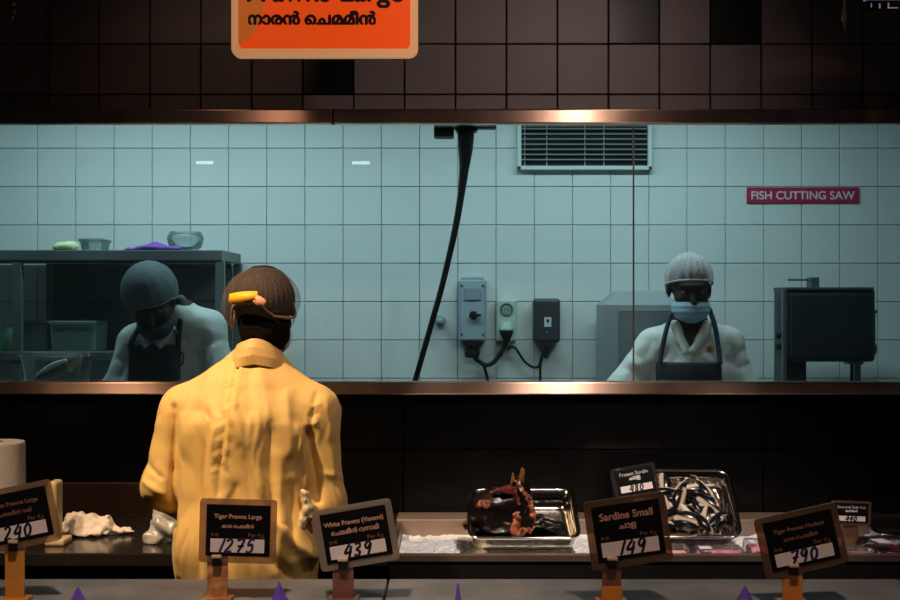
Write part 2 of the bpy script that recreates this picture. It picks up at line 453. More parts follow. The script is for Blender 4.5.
# ------------------------------------------------------------------ working counter beyond the man in yellow, and its ice bed
CZ = .85
M_ctop = mat('dark counter top', (.030, .027, .026), .16, .3, bump=.02, bscale=6)
M_lip = mat('warm steel lip', (.22, .16, .13), .35, .6, var=.15, vscale=6)
xL = (388-450)/FPX*3.7
cnt = empty('work_counter', (-1.2, 3.98, 0), 'black work counter with raised back strip under the window', 'counter')
ox = -1.2
def par(name, bm, m, p, o, smooth=False):
    q = obj(name, bm, m, p, smooth); q.location = -Vector(o); return q
CO = (-1.2, 3.98, 0)
par('counter_top', B2((-2.3, 3.70, CZ-.04), (xL, 4.395, CZ), .004), M_ctop, cnt, CO)
par('splash_strip', B2((-2.3, 4.362, CZ+.0), (-.55, 4.39, CZ+.112), .002), mat('brown gloss strip', (.030, .018, .012), .2), cnt, CO)
par('cabinet_front', B2((-2.3, 3.74, .0), (xL, 4.39, CZ-.04)), M_black, cnt, CO)
bed = empty('ice_bed', (.9, 3.98, 0), 'sunken steel display bed filled with ice behind the price tags', 'ice bed')
BO = (.9, 3.98, 0)
xr = 2.3
par('bed_floor', B2((xL+.002, 3.70, CZ-.13), (xr, 4.395, CZ-.11)), M_steel, bed, BO)
par('front_rail', B2((xL+.002, 3.70, CZ-.13), (xr, 3.719, CZ-.026)), M_black, bed, BO)
par('front_lip', B2((xL+.002, 3.695, CZ-.025), (xr, 3.72, CZ-.003), .002), M_lip, bed, BO)
par('back_wall', B2((xL+.002, 4.25, CZ-.11), (xr, 4.395, CZ+.004), .003), mat('warm back steel', (.32, .24, .19), .45, .5, var=.2, vscale=5), bed, BO)
par('side_wall', B2((xL+.002, 3.72, CZ-.11), (xL+.02, 4.25, CZ-.004)), M_lip, bed, BO)
par('side_wall', B2((xr-.02, 3.72, CZ-.11), (xr, 4.25, CZ-.004)), M_lip, bed, BO)
par('base_cabinet', B2((xL+.002, 3.76, 0), (xr, 4.39, CZ-.13)), M_black, bed, BO)
# crushed ice: a bumpy continuous heap
M_ice = mat('crushed ice', (.90, .94, .98), .25, bump=.6, bscale=120, spec=.6)
v, f = [], []; nx, ny = 260, 44
for j in range(ny):
    for i in range(nx):
        x = xL+.022+(xr-xL-.044)*i/(nx-1); y = 3.722+.526*j/(ny-1)
        z = CZ-.052+.010*noise.noise(Vector((x*14, y*14, 0)))+.010*noise.noise(Vector((x*50, y*50, 3)))+.003*random.random()
        v.append((x, y, z))
for j in range(ny-1):
    for i in range(nx-1): a = j*nx+i; f.append((a, a+1, a+nx+1, a+nx))
n0 = len(v); v += [(xL+.022, 3.722, CZ-.109), (xr-.022, 3.722, CZ-.109), (xr-.022, 4.248, CZ-.109), (xL+.022, 4.248, CZ-.109)]; f.append((n0+3, n0+2, n0+1, n0))
tag(pd('crushed_ice', v, f, M_ice), 'loose crushed white ice filling the steel display bed', 'ice', kind='stuff')

# ------------------------------------------------------------------ front display counter with steel panels
FZ = 1.02
fc = empty('display_counter', (0, 2.1, 0), 'front display counter with flat grey steel top panels', 'counter')
FO = (0, 2.1, 0)
xsm = (386-450)/FPX*2.5
M_ftop = mat('scuffed grey steel', (.33, .33, .325), .5, .0, var=.2, vscale=9, bump=.03, bscale=30)
for xa, xb in ((-1.5, -.93), (-.928, xsm-.002), (xsm+.002, .93), (.933, 1.5)):
    par('top_panel', B2((xa, 1.75, FZ-.03), (xb, 2.6, FZ), .003), M_ftop, fc, FO)
par('counter_body', B2((-1.5, 1.78, 0), (1.5, 2.57, FZ-.031)), M_black, fc, FO)

# ------------------------------------------------------------------ price tags
M_acr = glass_mat('tan acrylic frame', (.80, .66, .48), .42, (.62, .46, .32), 1.45, .1)
M_acr2 = glass_mat('clear acrylic frame', (.85, .78, .70), .50, (.70, .60, .50), 1.45, .1)
M_acr3 = glass_mat('brown acrylic frame', (.55, .38, .28), .45, (.40, .25, .17), 1.45, .1)
M_acrd = glass_mat('dark acrylic frame', (.5, .5, .5), .12, (.3, .3, .3), 1.45, .1)
M_card = mat('black price card', (.004, .004, .005), .7, spec=.12)
M_strip = mat('white price strip', (.92, .80, .79), .6)
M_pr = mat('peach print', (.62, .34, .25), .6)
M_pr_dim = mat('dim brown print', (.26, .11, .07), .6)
M_ink = mat('violet marker ink', (.035, .015, .09), .5)
M_inkb = mat('black marker ink', (.01, .008, .02), .5)
M_or = mat('orange clip plastic', (.72, .30, .05), .4, var=.12, vscale=14)
M_or_sp = mat('orange spotted clip', (.75, .40, .14), .45, col2=(.45, .13, .05), vscale=45)
M_br = mat('brown clip plastic', (.22, .095, .06), .4, var=.2, vscale=20)
DIG = {'1': [[(.45, 1), (.15, 0)]], '2': [[(0, .8), (.3, 1), (.5, .75), (.25, .35), (0, .0), (.55, .05)]],
       '7': [[(0, .9), (.6, 1), (.45, .5), (.2, 0)], [(.1, .45), (.65, .5)]], '5': [[(.62, 1), (.25, .95), (.12, .55), (.45, .6), (.5, .2), (.25, 0), (0, .1)]],
       '4': [[(.42, 1), (.0, .35), (.62, .42)], [(.58, .85), (.38, -.1)]], '3': [[(0, .9), (.4, 1), (.45, .7), (.15, .5), (.45, .3), (.3, 0), (-.05, .12)]],
       '9': [[(.55, .85), (.3, 1), (.05, .7), (.25, .45), (.55, .8), (.45, .35), (.3, -.1)]], '0': [[(.35, 1), (.05, .6), (.15, .05), (.45, .1), (.58, .6), (.35, 1)]],
       '8': [[(.45, .9), (.2, 1), (.1, .75), (.45, .4), (.4, .05), (.1, .1), (.15, .45), (.5, .8), (.45, .9)]], '/': [[(.2, 1.1), (.1, -.1)]]}
def digits(txt, h, slant=.15, adv=.78):
    out = []; x = 0
    for ch in txt:
        for ln in DIG[ch]: out.append([((x+a*.85+b*slant)*h, b*h) for a, b in ln])
        x += (.55 if ch == '1' else adv)
    xs_ = [p[0] for l in out for p in l]; mx = (min(xs_)+max(xs_))/2
    return [[(a-mx, b) for a, b in l] for l in out]
ML_CHEMMEEN = 'െചമമീൻ'
def price_tag(label, cxy, wh, roll, D, stick_px, stick_m, frame_m, line1, line2, price, kern2=None, inrper=True, w1=.74, w2=.5, small=False, ink=M_ink, price_dx=0., lean=0., base_z=None, prm=M_pr, group='price tags along the front counter', hinge_dx=0., stick_w=22, low_m=None, rows=22):
    k = D/FPX; W, H = wh[0]*k, wh[1]*k
    c = P(cxy[0], cxy[1], D); bz = FZ if base_z is None else base_z
    sx = (stick_px-450)*k
    root = empty('price_tag', (sx, D, bz), label, 'price tag', group)
    loc = c-Vector((sx, D, bz)); R = Matrix.Translation(loc) @ Matrix.Rotation(-lean, 4, 'X') @ Matrix.Rotation(-math.radians(roll), 4, 'Y')
    def put(o, off=(0, 0, 0)):
        o.matrix_local = R @ Matrix.Translation(Vector(off)); return o
    th = .004
    fr = put(obj('frame', prism(rrect(W, H, W*.05), -th/2, th/2), frame_m, root))
    card = put(obj('card', prism(rrect(W*.83, H*.80, W*.008, 2), -.0008, .0008), M_card, root), (W*.005, -th/2-.0008, H*.01))
    yy = -th/2-.0022
    strip_w, strip_h = W*.70, H*.21
    st = put(obj('price_strip', prism(rrect(strip_w, strip_h, strip_h*.04, 2), -.0005, .0005), M_strip, root), (0, yy, -H*.225))
    put(letters('lettering', line1, W*w1*.83, prm, root, (0, 0, 0), rows=rows, bold=0 if small else 1), (0, yy, H*.20))
    put(letters('lettering', line2, W*w2*.83, prm, root, (0, 0, 0), rows=rows, kern=kern2, bold=1), (0, yy, H*.055))
    if inrper:
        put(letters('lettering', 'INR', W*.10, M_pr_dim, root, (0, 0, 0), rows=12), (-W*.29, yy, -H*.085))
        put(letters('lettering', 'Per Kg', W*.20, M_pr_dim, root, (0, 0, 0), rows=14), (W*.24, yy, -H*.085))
    put(strokes('handwriting', digits(price, strip_h*.98), W*.032, ink, root, (0, 0, 0)), (price_dx*W, yy-.0008, -H*.225-strip_h*.48))
    if stick_m:
        sw = stick_w*k; top = loc.z-H*.44
        if low_m:
            par('stick', B2((-sw/2, -.006+.007, .0), (sw/2, .002+.007, top*.42), .001), low_m, root, (0, 0, 0))
            par('stick', B2((-sw/2*.9, -.005+.007, top*.42), (sw/2*.9, .001+.007, top+H*.16), .001), stick_m, root, (0, 0, 0))
        else:
            par('stick', B2((-sw/2, .0015, .0), (sw/2, .0085, top+H*.16), .001), stick_m, root, (0, 0, 0))
        hg = obj('clip', B((0, 0, 0), (sw*.42, .016, .016), .002), M_black, root); hg.location = (hinge_dx*k, -.003, top-.004)
        cl = obj('clip_jaw', B((0, 0, 0), (sw*.5, .012, .007), .002), mat('clip tip', (.75, .55, .38), .3), root); cl.location = (hinge_dx*k, -.004, top+.006)
        foot = obj('foot', B((0, .004, .004), (sw*1.5, .05, .008), .002), stick_m if not low_m else low_m, root)
    else:
        p0 = obj('foot', B((0, .012, .004), (W*.6, .045, .006), .001), frame_m, root)
        p0 = obj('support', B2((-W*.2, .004, .0), (W*.2, .007, max(.01, loc.z)), .0005), frame_m, root)
    return root
TD = 2.40
kc = {2: -.02, 3: -.02}
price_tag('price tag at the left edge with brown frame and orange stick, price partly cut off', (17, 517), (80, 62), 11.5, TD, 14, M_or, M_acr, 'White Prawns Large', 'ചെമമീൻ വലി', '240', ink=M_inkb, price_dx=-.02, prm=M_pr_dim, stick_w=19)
price_tag('price tag reading 1275 in front of the yellow coat, on spotted orange stick', (238, 531), (77, 64), -1.5, TD, 217, M_or_sp, M_acr, 'Tiger Prawns Large', 'കാര '+ML_CHEMMEEN, '1275', hinge_dx=0, stick_w=20)
price_tag('price tag reading 439 tilted beside the yellow coat, on reddish brown stick', (356, 535), (80, 62), 9.5, TD, 343, M_br, M_acr2, 'White Prawns (Vanami)', ML_CHEMMEEN+' വനാമി', '439', w1=.90, w2=.72, ink=M_inkb, stick_w=21)
price_tag('largest price tag, reading 149, in front of the sardine pan', (628, 531), (82, 69), 8, TD-.02, 612, M_br, M_acr3, 'Sardine Small', 'ചാള', '149', w1=.78, w2=.25, ink=M_inkb, price_dx=.03, inrper=True, low_m=M_or, stick_w=21)
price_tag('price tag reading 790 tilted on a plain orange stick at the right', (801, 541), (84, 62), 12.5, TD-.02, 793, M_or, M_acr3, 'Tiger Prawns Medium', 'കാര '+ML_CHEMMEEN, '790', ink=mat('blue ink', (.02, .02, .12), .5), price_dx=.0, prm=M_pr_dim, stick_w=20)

# purple cones on the front counter
M_pur = mat('purple plastic', (.20, .10, .62), .38, var=.1, vscale=20)
for px, tip, lab in ((78, 587, 'purple cone right of the tag cut off by the left edge'), (279, 582, 'purple cone between the 1275 tag and the 439 tag'), (458, 583, 'thin purple cone right of the steel panel seam'), (745, 586, 'purple cone just left of the plain orange stick at the right')):
    D = 2.34; p = P(px, tip, D); h = p.z-FZ
    wr = .009 if px == 458 else .024
    c = empty('divider_cone', (p.x, D, FZ), lab, 'cone', 'purple cones on the front counter')
    obj('cone', lathe([(wr*1.05, .004), (wr, .008), (wr*.55, h*.5), (.0015, h)], 5 if px != 458 else 10), M_pur, c)
    obj('base', lathe([(wr*1.25, 0), (wr*1.25, .004), (wr*1.05, .005)], 16), M_pur, c)

# ------------------------------------------------------------------ things on the left of the work counter
M_paper = mat('white paper', (.82, .78, .74), .85, bump=.25, bscale=70)
pr = empty('paper_towel_roll', (P(-4, 534, 4.02).x, 4.02, CZ), 'white paper towel roll standing at the left edge', 'paper roll')
obj('roll', lathe([(.022, 0), (.088, 0), (.09, .004), (.09, .150), (.0915, .155), (.09, .29), (.088, .294), (.022, .294), (.022, 0)], 40), M_paper, pr, False)
obj('core', lathe([(.021, .001), (.0215, .296), (.018, .296), (.018, .001), (.021, .001)], 20), mat('card core', (.4, .3, .2), .8), pr)
# yellowish stand behind the left tag
M_yb = mat('yellowed plastic', (.62, .45, .20), .45, col2=(.75, .62, .38), vscale=25)
yb = empty('board_stand', (P(52, 545, 3.83).x, 3.83, CZ), 'yellowed plastic board standing on edge behind the left tag', 'board')
obj('board', B((0, .03, .098), (.030, .07, .190), .010, 3), M_yb, yb)
obj('foot', B((.014, .02, .010), (.060, .09, .02), .006), M_yb, yb)

def crumple(name, c, r, amp, freq, seed, m, label, cat, parts=None, h=.006, k=.02):
    lo = np.array(c)-np.array(r)*1.9; hi = np.array(c)+np.array(r)*1.9
    s = SDF(lo, hi, h)
    for cc, rr in (parts or [((0, 0, 0), r)]): s.ell(np.array(c)+np.array(cc), rr, k)
    V, F = s.net(); N = normals(V, F)
    off = np.array([abs(noise.noise(Vector(p*freq)+Vector((seed, 0, 0))))*2-.6+.5*noise.noise(Vector(p*freq*2.7)) for p in V])
    V = V+N*(amp*off)[:, None]; V = smooth_net(V, F, 1, .4)
    V[:, 2] = np.maximum(V[:, 2], CZ+.001)
    o = net_obj(name, V, F, m, None, (c[0], c[1], CZ)); o.location = (c[0], c[1], CZ)
    return tag(o, label, cat)
M_cloth = mat('white crumpled tissue', (.88, .80, .72), .8, bump=.3, bscale=90)
c = P(88, 521, 4.0); c.z = CZ+.03
crumple('crumpled_cloth', c, (.10, .05, .05), .013, 24, 1, M_cloth, 'crumpled white cloth lying on the black work counter', 'cloth',
        [((-.035, 0, 0), (.048, .045, .045)), ((.02, .01, -.005), (.045, .04, .036)), ((.06, 0, -.0), (.022, .03, .035)), ((.09, 0, -.018), (.03, .02, .014)), ((.125, 0, -.02), (.028, .012, .007)), ((0, -.02, -.02), (.07, .05, .014))], h=.005)
M_bag = mat('white plastic bag', (.42, .43, .45), .3, bump=.4, bscale=40, spec=.6)
c = P(172, 535, 3.88); c.z = CZ+.045
crumple('plastic_bag', c, (.09, .06, .06), .016, 22, 5, M_bag, 'white plastic bag on the counter beside the yellow coat', 'bag',
        [((-.015, 0, .0), (.055, .045, .065)), ((.03, 0, .02), (.055, .045, .07)), ((-.05, -.01, -.03), (.035, .035, .025))])

# ------------------------------------------------------------------ steel pans, fish, packs on the ice
def pan_mesh(w, l, h, wall=.0016, r=.03, rim=.012):
    """gastronorm pan: open top at z=h, flat rim"""
    bm = bmesh.new()
    def ring(ww, ll, rr, z): return [bm.verts.new((x, y, z)) for x, y in rrect(ww, ll, rr, 6)]
    rs = [ring(w+2*rim, l+2*rim, r+rim, h-.006), ring(w+2*rim, l+2*rim, r+rim, h), ring(w, l, r, h), ring(w-.012, l-.012, r*.9, h*.35), ring(w-.03, l-.03, r*.9, .004), ring(w-.06, l-.06, r*.7, .0018)]
    ro = [ring(w-.06, l-.06, r*.7, 0), ring(w-.028, l-.028, r*.95, .002), ring(w-.009, l-.009, r*.95, h*.35), ring(w+.003, l+.003, r, h-.006)]
    def sk(a, b):
        for i in range(len(a)): bm.faces.new((a[i], a[(i+1) % len(a)], b[(i+1) % len(a)], b[i]))
    for a, b in zip(rs, rs[1:]): sk(a, b)
    bm.faces.new(rs[-1])
    for a, b in zip(ro, ro[1:]): sk(a, b)
    bm.faces.new(ro[0][::-1]); sk(ro[-1], rs[0])
    return bm
def pan(name, c, w, l, h, tilt, label, rim=.012, roll=0., yaw=0.):
    o = obj(name, pan_mesh(w, l, h, rim=rim), M_pan, None, True); o.location = c; o.rotation_euler = (tilt, roll, yaw)
    for e in o.data.edges: pass
    return tag(o, label, 'pan', 'steel pans on the ice bed')
ICE = CZ-.05
# pan A: fish heads
pA = pan('steel_pan', (P(522, 500, 3.98).x, 3.98, ICE+.070), .325, .26, .065, .42, 'steel pan holding a large dark fish, at the centre')
pA.rotation_euler = (.42, 0, .0)
bpy.context.view_layer.update()
MA = pA.matrix_world.copy()
M_fishd = mat('dark wet fish skin', (.006, .004, .004), .28, var=.4, vscale=12, bump=.25, bscale=50, spec=.35)
M_flesh = mat('orange red flesh', (.40, .12, .05), .4, col2=(.05, .010, .006), vscale=45)
M_fin = mat('amber fin', (.34, .15, .05), .35, col2=(.05, .02, .01), vscale=40)
def big_fish(loc, label, s=1., yaw=0.):
    root = empty('large_fish', loc, label, 'fish', 'fish in the centre pan', (0, 0, yaw))
    g = SDF((-.13*s, -.10*s, -.03*s), (.13*s, .12*s, .19*s), .006*s)
    g.ell((-.02*s, 0, .055*s), (.085*s, .06*s, .065*s), .02); g.ell((.045*s, .01*s, .075*s), (.042*s, .05*s, .085*s), .02)
    g.cap((-.02*s, .0, .08*s), (-.105*s, -.01*s, .012*s), .045*s, .012*s, .02); g.ell((.02*s, .0, .03*s), (.085*s, .06*s, .035*s), .02)
    V, F = g.net(); N = normals(V, F)
    V = V+N*np.array([.005*s*noise.noise(Vector(p*28/s)) for p in V])[:, None]
    net_obj('body', V, F, M_fishd, root)
    # gill plates and torn orange flesh ridges, fins
    def ridge(name, pts, r, m):
        bm_ = T(spline([(Vector(p)+Vector((0, .010, 0)))*s for p in pts], 10), [x*s*1.25 for x in np.interp(np.linspace(0, 1, (len(pts)-1)*10+1), np.linspace(0, 1, len(r)), r)], 10)
        for v_ in bm_.verts: v_.co += noise.noise_vector(v_.co*95)*.007*s+noise.noise_vector(v_.co*40)*.006*s
        obj(name, bm_, m, root, False)
    ridge('gill_plate', [(-.085, -.03, .065), (-.06, -.052, .092), (-.035, -.05, .083), (-.03, -.052, .06)], [.003, .010, .010, .002], M_flesh)
    ridge('gill_plate', [(.03, -.03, .155), (.06, -.035, .12), (.083, -.035, .07), (.084, -.04, .02), (.07, -.055, .012)], [.004, .008, .006, .006, .008], M_flesh)
    ridge('fillet_edge', [(.03, -.056, .07), (.04, -.062, .05), (.03, -.066, .02), (.055, -.062, .012), (.075, -.05, .02)], [.003, .010, .012, .009, .004], M_flesh)
    ridge('jaw', [(-.115, -.02, .012), (-.09, -.03, .045), (-.075, -.034, .075)], [.004, .007, .004], M_fin)
    ridge('belly_strip', [(-.04, -.05, .125), (.0, -.048, .135), (.03, -.045, .128), (.045, -.05, .09)], [.003, .007, .006, .002], mat('maroon flesh', (.12, .025, .02), .3))
    obj('fin', prism([(.032*s, .12*s), (.045*s, .16*s), (.052*s, .192*s), (.062*s, .185*s), (.060*s, .15*s), (.066*s, .12*s)], -.012*s, -.004*s), M_fin, root)
    obj('fin', prism([(.018*s, .13*s), (.026*s, .178*s), (.031*s, .172*s), (.034*s, .13*s)], -.012*s, -.006*s), M_fin, root)
    return root
bf = big_fish(MA @ Vector((-.062, -.012, .010)), 'large dark fish with orange torn gills rising out of the centre pan', 1.08)
bf.rotation_euler = (.20, 0, 0)
sp = crumple('fish_piece', MA @ Vector((.065, .0, .03)), (.05, .06, .022), .006, 24, 9, M_fishd, 'small dark reddish fish piece lying in the empty end of the centre pan', 'fish', [((-.02, 0, 0), (.04, .05, .02)), ((.03, -.02, -.004), (.03, .03, .014))])
# pan B: sardines
pB = pan('steel_pan', (P(673, 500, 4.0).x, 4.0, ICE+.108), .365, .27, .065, .66, 'steel pan heaped with small sardines, tilted toward the viewer')
pB.rotation_euler = (.66, 0, -.04)
bpy.context.view_layer.update(); MB_ = pB.matrix_world.copy()
par_prop = obj('pan_prop', B((0, 0, 0), (.30, .03, .135), .004), M_black); par_prop.location = (P(672, 500, 4.0).x, 4.10, ICE+.075)
tag(par_prop, 'dark block propping up the back of the sardine pan', 'block')
def fish_mat():
    m = bpy.data.materials.new('sardine skin'); m.use_nodes = True; nt = m.node_tree; b = nt.nodes['Principled BSDF']
    tc = nt.nodes.new('ShaderNodeTexCoord'); sx = nt.nodes.new('ShaderNodeSeparateXYZ'); nt.links.new(tc.outputs['Object'], sx.inputs[0])
    mr = nt.nodes.new('ShaderNodeMapRange'); mr.inputs[1].default_value = -.016; mr.inputs[2].default_value = .024
    nt.links.new(sx.outputs['Z'], mr.inputs[0])
    r = nt.nodes.new('ShaderNodeValToRGB'); e = r.color_ramp.elements
    e[0].position = .0; e[0].color = (.92, .86, .78, 1); e[1].position = .62; e[1].color = (.007, .007, .009, 1)
    q = e.new(.50); q.color = (.62, .50, .36, 1)
    nt.links.new(mr.outputs[0], r.inputs[0]); nt.links.new(r.outputs[0], b.inputs['Base Color']); b.inputs['Roughness'].default_value = .22
    return m
M_sard = fish_mat()
def fish_proto():
    n = 10; prof = [(-.050, .001, .003), (-.045, .006, .010), (-.034, .010, .017), (-.012, .0125, .021), (.01, .0115, .019), (.027, .0075, .012), (.042, .003, .005), (.05, .002, .004)]
    bm = bmesh.new(); rings = []
    for x, ry, rz in prof: rings.append([bm.verts.new((x, ry*math.cos(2*PI*j/n), rz*math.sin(2*PI*j/n)+.010*math.sin((x+.055)*30))) for j in range(n)])
    for a, b in zip(rings, rings[1:]):
        for j in range(n): bm.faces.new((a[j], a[(j+1) % n], b[(j+1) % n], b[j]))
    bm.faces.new(rings[0]); bm.faces.new(rings[-1])
    o = obj('sardine', bm, M_sard, None, True)
    tf = obj('tail_fin', prism([(.049, .003), (.068, .017), (.064, .002), (.068, -.013)], -.0008, .0008), mat('tail fin', (.10, .08, .06), .4), o)
    return o
f0 = fish_proto()
tag(f0, 'small silver-bellied sardine heaped in the tilted steel pan', 'fish', 'sardines heaped in the tilted steel pan')
rnd = random.Random(4); first = True; cnt_f = 0
for layer, zz in ((0, .018), (1, .038), (2, .056)):
    for j in range(5):
        for i in range(6):
            if layer == 0 and 0 < j < 4 and 0 < i < 5: continue
            o = f0 if first else copy_tree(f0); first = False; cnt_f += 1
            x = -.135+.054*i+rnd.uniform(-.014, .014); y = -.095+.047*j+rnd.uniform(-.012, .012)
            lx, ly = (.105, .075) if layer else (.09, .06); x = max(-lx, min(lx, x)); y = max(-ly, min(ly, y))
            o.matrix_world = MB_ @ Matrix.Translation((x, y, zz+rnd.uniform(-.003, .004))) @ Matrix.Scale(rnd.uniform(.9, 1.12), 4) @ Matrix.Rotation(rnd.uniform(0, 2*PI), 4, 'Z') @ Matrix.Rotation(rnd.uniform(-.3, .3), 4, 'Y') @ Matrix.Rotation(rnd.choice([PI*.5, -PI*.5, PI*.30, -PI*.3, PI*.7])+rnd.uniform(-.6, .6), 4, 'X')
# small tags
price_tag('small black price tag stuck in the corner of the sardine pan', (635, 481), (46, 31), 10, 3.98, 637, None, M_acrd, 'Frozen Sardin', 'ചാള', '480', inrper=False, w1=.75, w2=.3, small=True, ink=M_inkb, base_z=ICE+.075, prm=mat('white print', (.75, .72, .70), .6), group='small price tags among the fish', rows=14, lean=.3)
price_tag('small price tag reading 440 above the purple packs', (851, 513), (40, 24), -2, 3.95, 851, None, M_acr3, 'Seasonal Sole Fish', 'മാന്തൾ', '440', inrper=False, w1=.85, w2=.35, small=True, ink=M_inkb, base_z=ICE+.0, prm=mat('white print', (.75, .72, .70), .6), group='small price tags among the fish', rows=14)
# clear packs of fish
M_film = glass_mat('clear film', (.96, .94, .95), .10, (.8, .75, .78), 1.5, .08)
M_pink = mat('pink fish meat', (.85, .40, .40), .3, col2=(.90, .68, .64), vscale=40)
M_mag = mat('magenta fish meat', (.60, .18, .28), .25, col2=(.80, .45, .50), vscale=35)
M_dkred = mat('dark red meat', (.10, .010, .025), .15, col2=(.02, .003, .006), vscale=25)
M_glint_lab = mat('pack sticker', (.82, .78, .92), .4)  # bright sticker colour doubles as the painted highlight on the dark red pack
M_film2 = glass_mat('glossy film', (.97, .95, .97), .025, (.8, .7, .8), 1.6, .05)
def pack(cpx, D, w, d, h, m, label, yaw=0., glint_sticker=True, z0=None, film=None):
    p = P(cpx, 540, D); root = empty('fish_pack', (p.x, D, (ICE if z0 is None else z0)-.004), label, 'fish pack', 'clear packs of fish on the ice', (0, 0, yaw))
    obj('tray', B((0, 0, .004), (w*.96, d*.96, .008), .003), mat('clear tray', (.55, .45, .47), .3), root)
    g = SDF((-w/2, -d/2, 0), (w/2, d/2, h*1.1), .006)
    for i in range(5): g.ell((-w*.32+i*w*.16, random.uniform(-.1, .1)*d, .012+h*.25), (w*.13, d*.33, h*.30+.004), .01)
    V, F = g.net(); net_obj('fish_meat', smooth_net(V, F, 1), F, m, root)
    bm = B((0, 0, h*.5+.004), (w, d, h), .006, 2, taper=None)
    for v_ in bm.verts:
        if v_.co.z > h*.6: v_.co.x *= .86; v_.co.y *= .86
    obj('film_cover', bm, film or M_film, root, True)
    if glint_sticker:
        s_ = obj('glint_sticker', B((-w*.26, -d*.10, h+.0052), (w*.22, d*.34, .0012), .0), M_glint_lab, root)
    return root
pack(672, 3.775, .105, .09, .060, M_pink, 'clear pack of pink fish right beside the 149 tag', .05, False)
pack(719, 3.80, .165, .11, .048, M_mag, 'clear pack of purplish fish lying below the sardine pan', -.05)
pack(757, 3.90, .07, .13, .048, M_mag, 'clear pack half hidden behind the left edge of the 790 tag', 0)
pack(858, 3.79, .085, .09, .050, mat('pale brown meat', (.34, .22, .19), .3, col2=(.2, .12, .1), vscale=30), 'clear pack of pale fish just right of the 790 tag', .2, False)
pack(893, 3.86, .19, .18, .060, M_dkred, 'dark red glossy fish pack at the right edge', .15, film=M_film2)
pC = pan('steel_pan', (P(915, 510, 4.11).x, 4.11, ICE+.01), .30, .15, .06, .25, 'steel pan at the right edge behind the dark red pack')
# ------------------------------------------------------------------ kitchen furniture and fittings
# steel rack on the left
RKY0, RKY1 = 5.32, 5.80
kx = lambda px, D: (px-450)/FPX*D
kz = lambda py, D: CAM_Z-(py-300)/FPX*D
M_rack = mat('rack steel', (.13, .15, .155), .45, .45, var=.2, vscale=4)
M_rpanel = mat('rack back panel', (.10, .115, .118), .5, .0, var=.15, vscale=3)
ztop = kz(250, RKY0); zlow = kz(352, RKY0)
xa, xb = -2.45, kx(222, RKY0)
rk = empty('steel_rack', ((xa+xb)/2, 5.56, 0), 'tall dark steel rack with back panel behind the left worker', 'rack')
RO = ((xa+xb)/2, 5.56, 0)
par('top_shelf', B2((xa, RKY0, ztop-.045), (xb, RKY1, ztop), .003), M_rack, rk, RO)
par('lower_shelf', B2((xa, RKY0, zlow-.04), (xb, RKY1, zlow), .003), M_rack, rk, RO)
par('lower_shelf', B2((xa, RKY0, .3), (xb, RKY1, .34), .003), M_rack, rk, RO)
for x in (kx(12, RKY0)+.0, xb-.03, xa):
    for y in (RKY0, RKY1-.035):
        par('post', B2((x, y+.003, 0), (x+.038, y+.035, ztop-.046), .002), M_rack, rk, RO)
for za, zb in ((zlow+.002, (zlow+ztop)/2-.003), ((zlow+ztop)/2+.003, ztop-.046)):
    par('back_panel', B2((kx(14, RKY0), RKY1-.03, za), (xb-.04, RKY1-.012, zb)), M_rpanel, rk, RO)
# things on the rack
M_bag2 = mat('pale green bag', (.62, .74, .42), .4, bump=.4, bscale=40)
def lump(name, c, parts, amp, freq, m, label, cat, base, h=.007, group=None):
    ext = np.max([np.abs(np.array(a))+np.array(b) for a, b in parts], axis=0)*1.3+.03
    s = SDF(np.array(c)-ext, np.array(c)+ext, h)
    for cc, rr in parts: s.ell(np.array(c)+np.array(cc), rr, .015)
    V, F = s.net(); N = normals(V, F)
    V = V+N*np.array([amp*noise.noise(Vector(p*freq)) for p in V])[:, None]; V[:, 2] = np.maximum(V[:, 2], base+.0005)
    o = net_obj(name, V, F, m, None, (c[0], c[1], base)); o.location = (c[0], c[1], base); return tag(o, label, cat, group)
c = P(67, 246, 5.42); c.z = ztop+.018
lump('folded_bag', c, [((0, 0, 0), (.05, .05, .02)), ((-.03, 0, -.005), (.03, .05, .012)), ((.02, 0, .005), (.03, .04, .02))], .008, 22, M_bag2, 'pale green folded bag on top of the steel rack', 'bag', ztop)
c = P(153, 247, 5.40); c.z = ztop+.012
lump('purple_cloth', c, [((0, 0, 0), (.07, .05, .014)), ((-.07, 0, -.006), (.06, .03, .007)), ((.06, 0, -.002), (.07, .04, .010)), ((.02, 0, .01), (.035, .03, .014))], .009, 28, mat('purple cloth', (.20, .06, .42), .7), 'purple cloth lying along the top of the steel rack', 'cloth', ztop)
M_cont = glass_mat('translucent plastic', (.93, .97, .97), .16, (.55, .66, .66), 1.35, .25)
M_cont2 = glass_mat('cloudy plastic', (.88, .93, .93), .22, (.60, .74, .74), 1.35, .3)
M_cont3 = glass_mat('green bottle plastic', (.55, .85, .70), .30, (.40, .72, .55), 1.35, .3)
def tub(name, c, w, d, h, label, m, lid=True, cat='box', group=None, taper=.86):
    root = empty(name, c, label, cat, group)
    bm = bmesh.new()
    def ring(s, z): return [bm.verts.new((x*s, y*s, z)) for x, y in rrect(w, d, .02, 4)]
    a, b_, cc, dd = ring(taper, 0), ring(1, h), ring(.985, h), ring(taper*.98, .003)
    for p_, q_ in ((a, b_), (b_, cc), (cc, dd)):
        for i in range(len(p_)): bm.faces.new((p_[i], p_[(i+1) % len(p_)], q_[(i+1) % len(p_)], q_[i]))
    bm.faces.new(a[::-1]); bm.faces.new(dd)
    obj('body', bm, m, root)
    rb = bmesh.new(); pts = [Vector((x*1.03, y*1.03, h)) for x, y in rrect(w, d, .02, 4)]
    tube(rb, pts+[pts[0]], .006, 6, False); obj('rim', rb, m, root, True)
    if lid: obj('lid', B((0, 0, h+.004), (w*1.02, d*1.02, .006), .002), m, root)
    return root
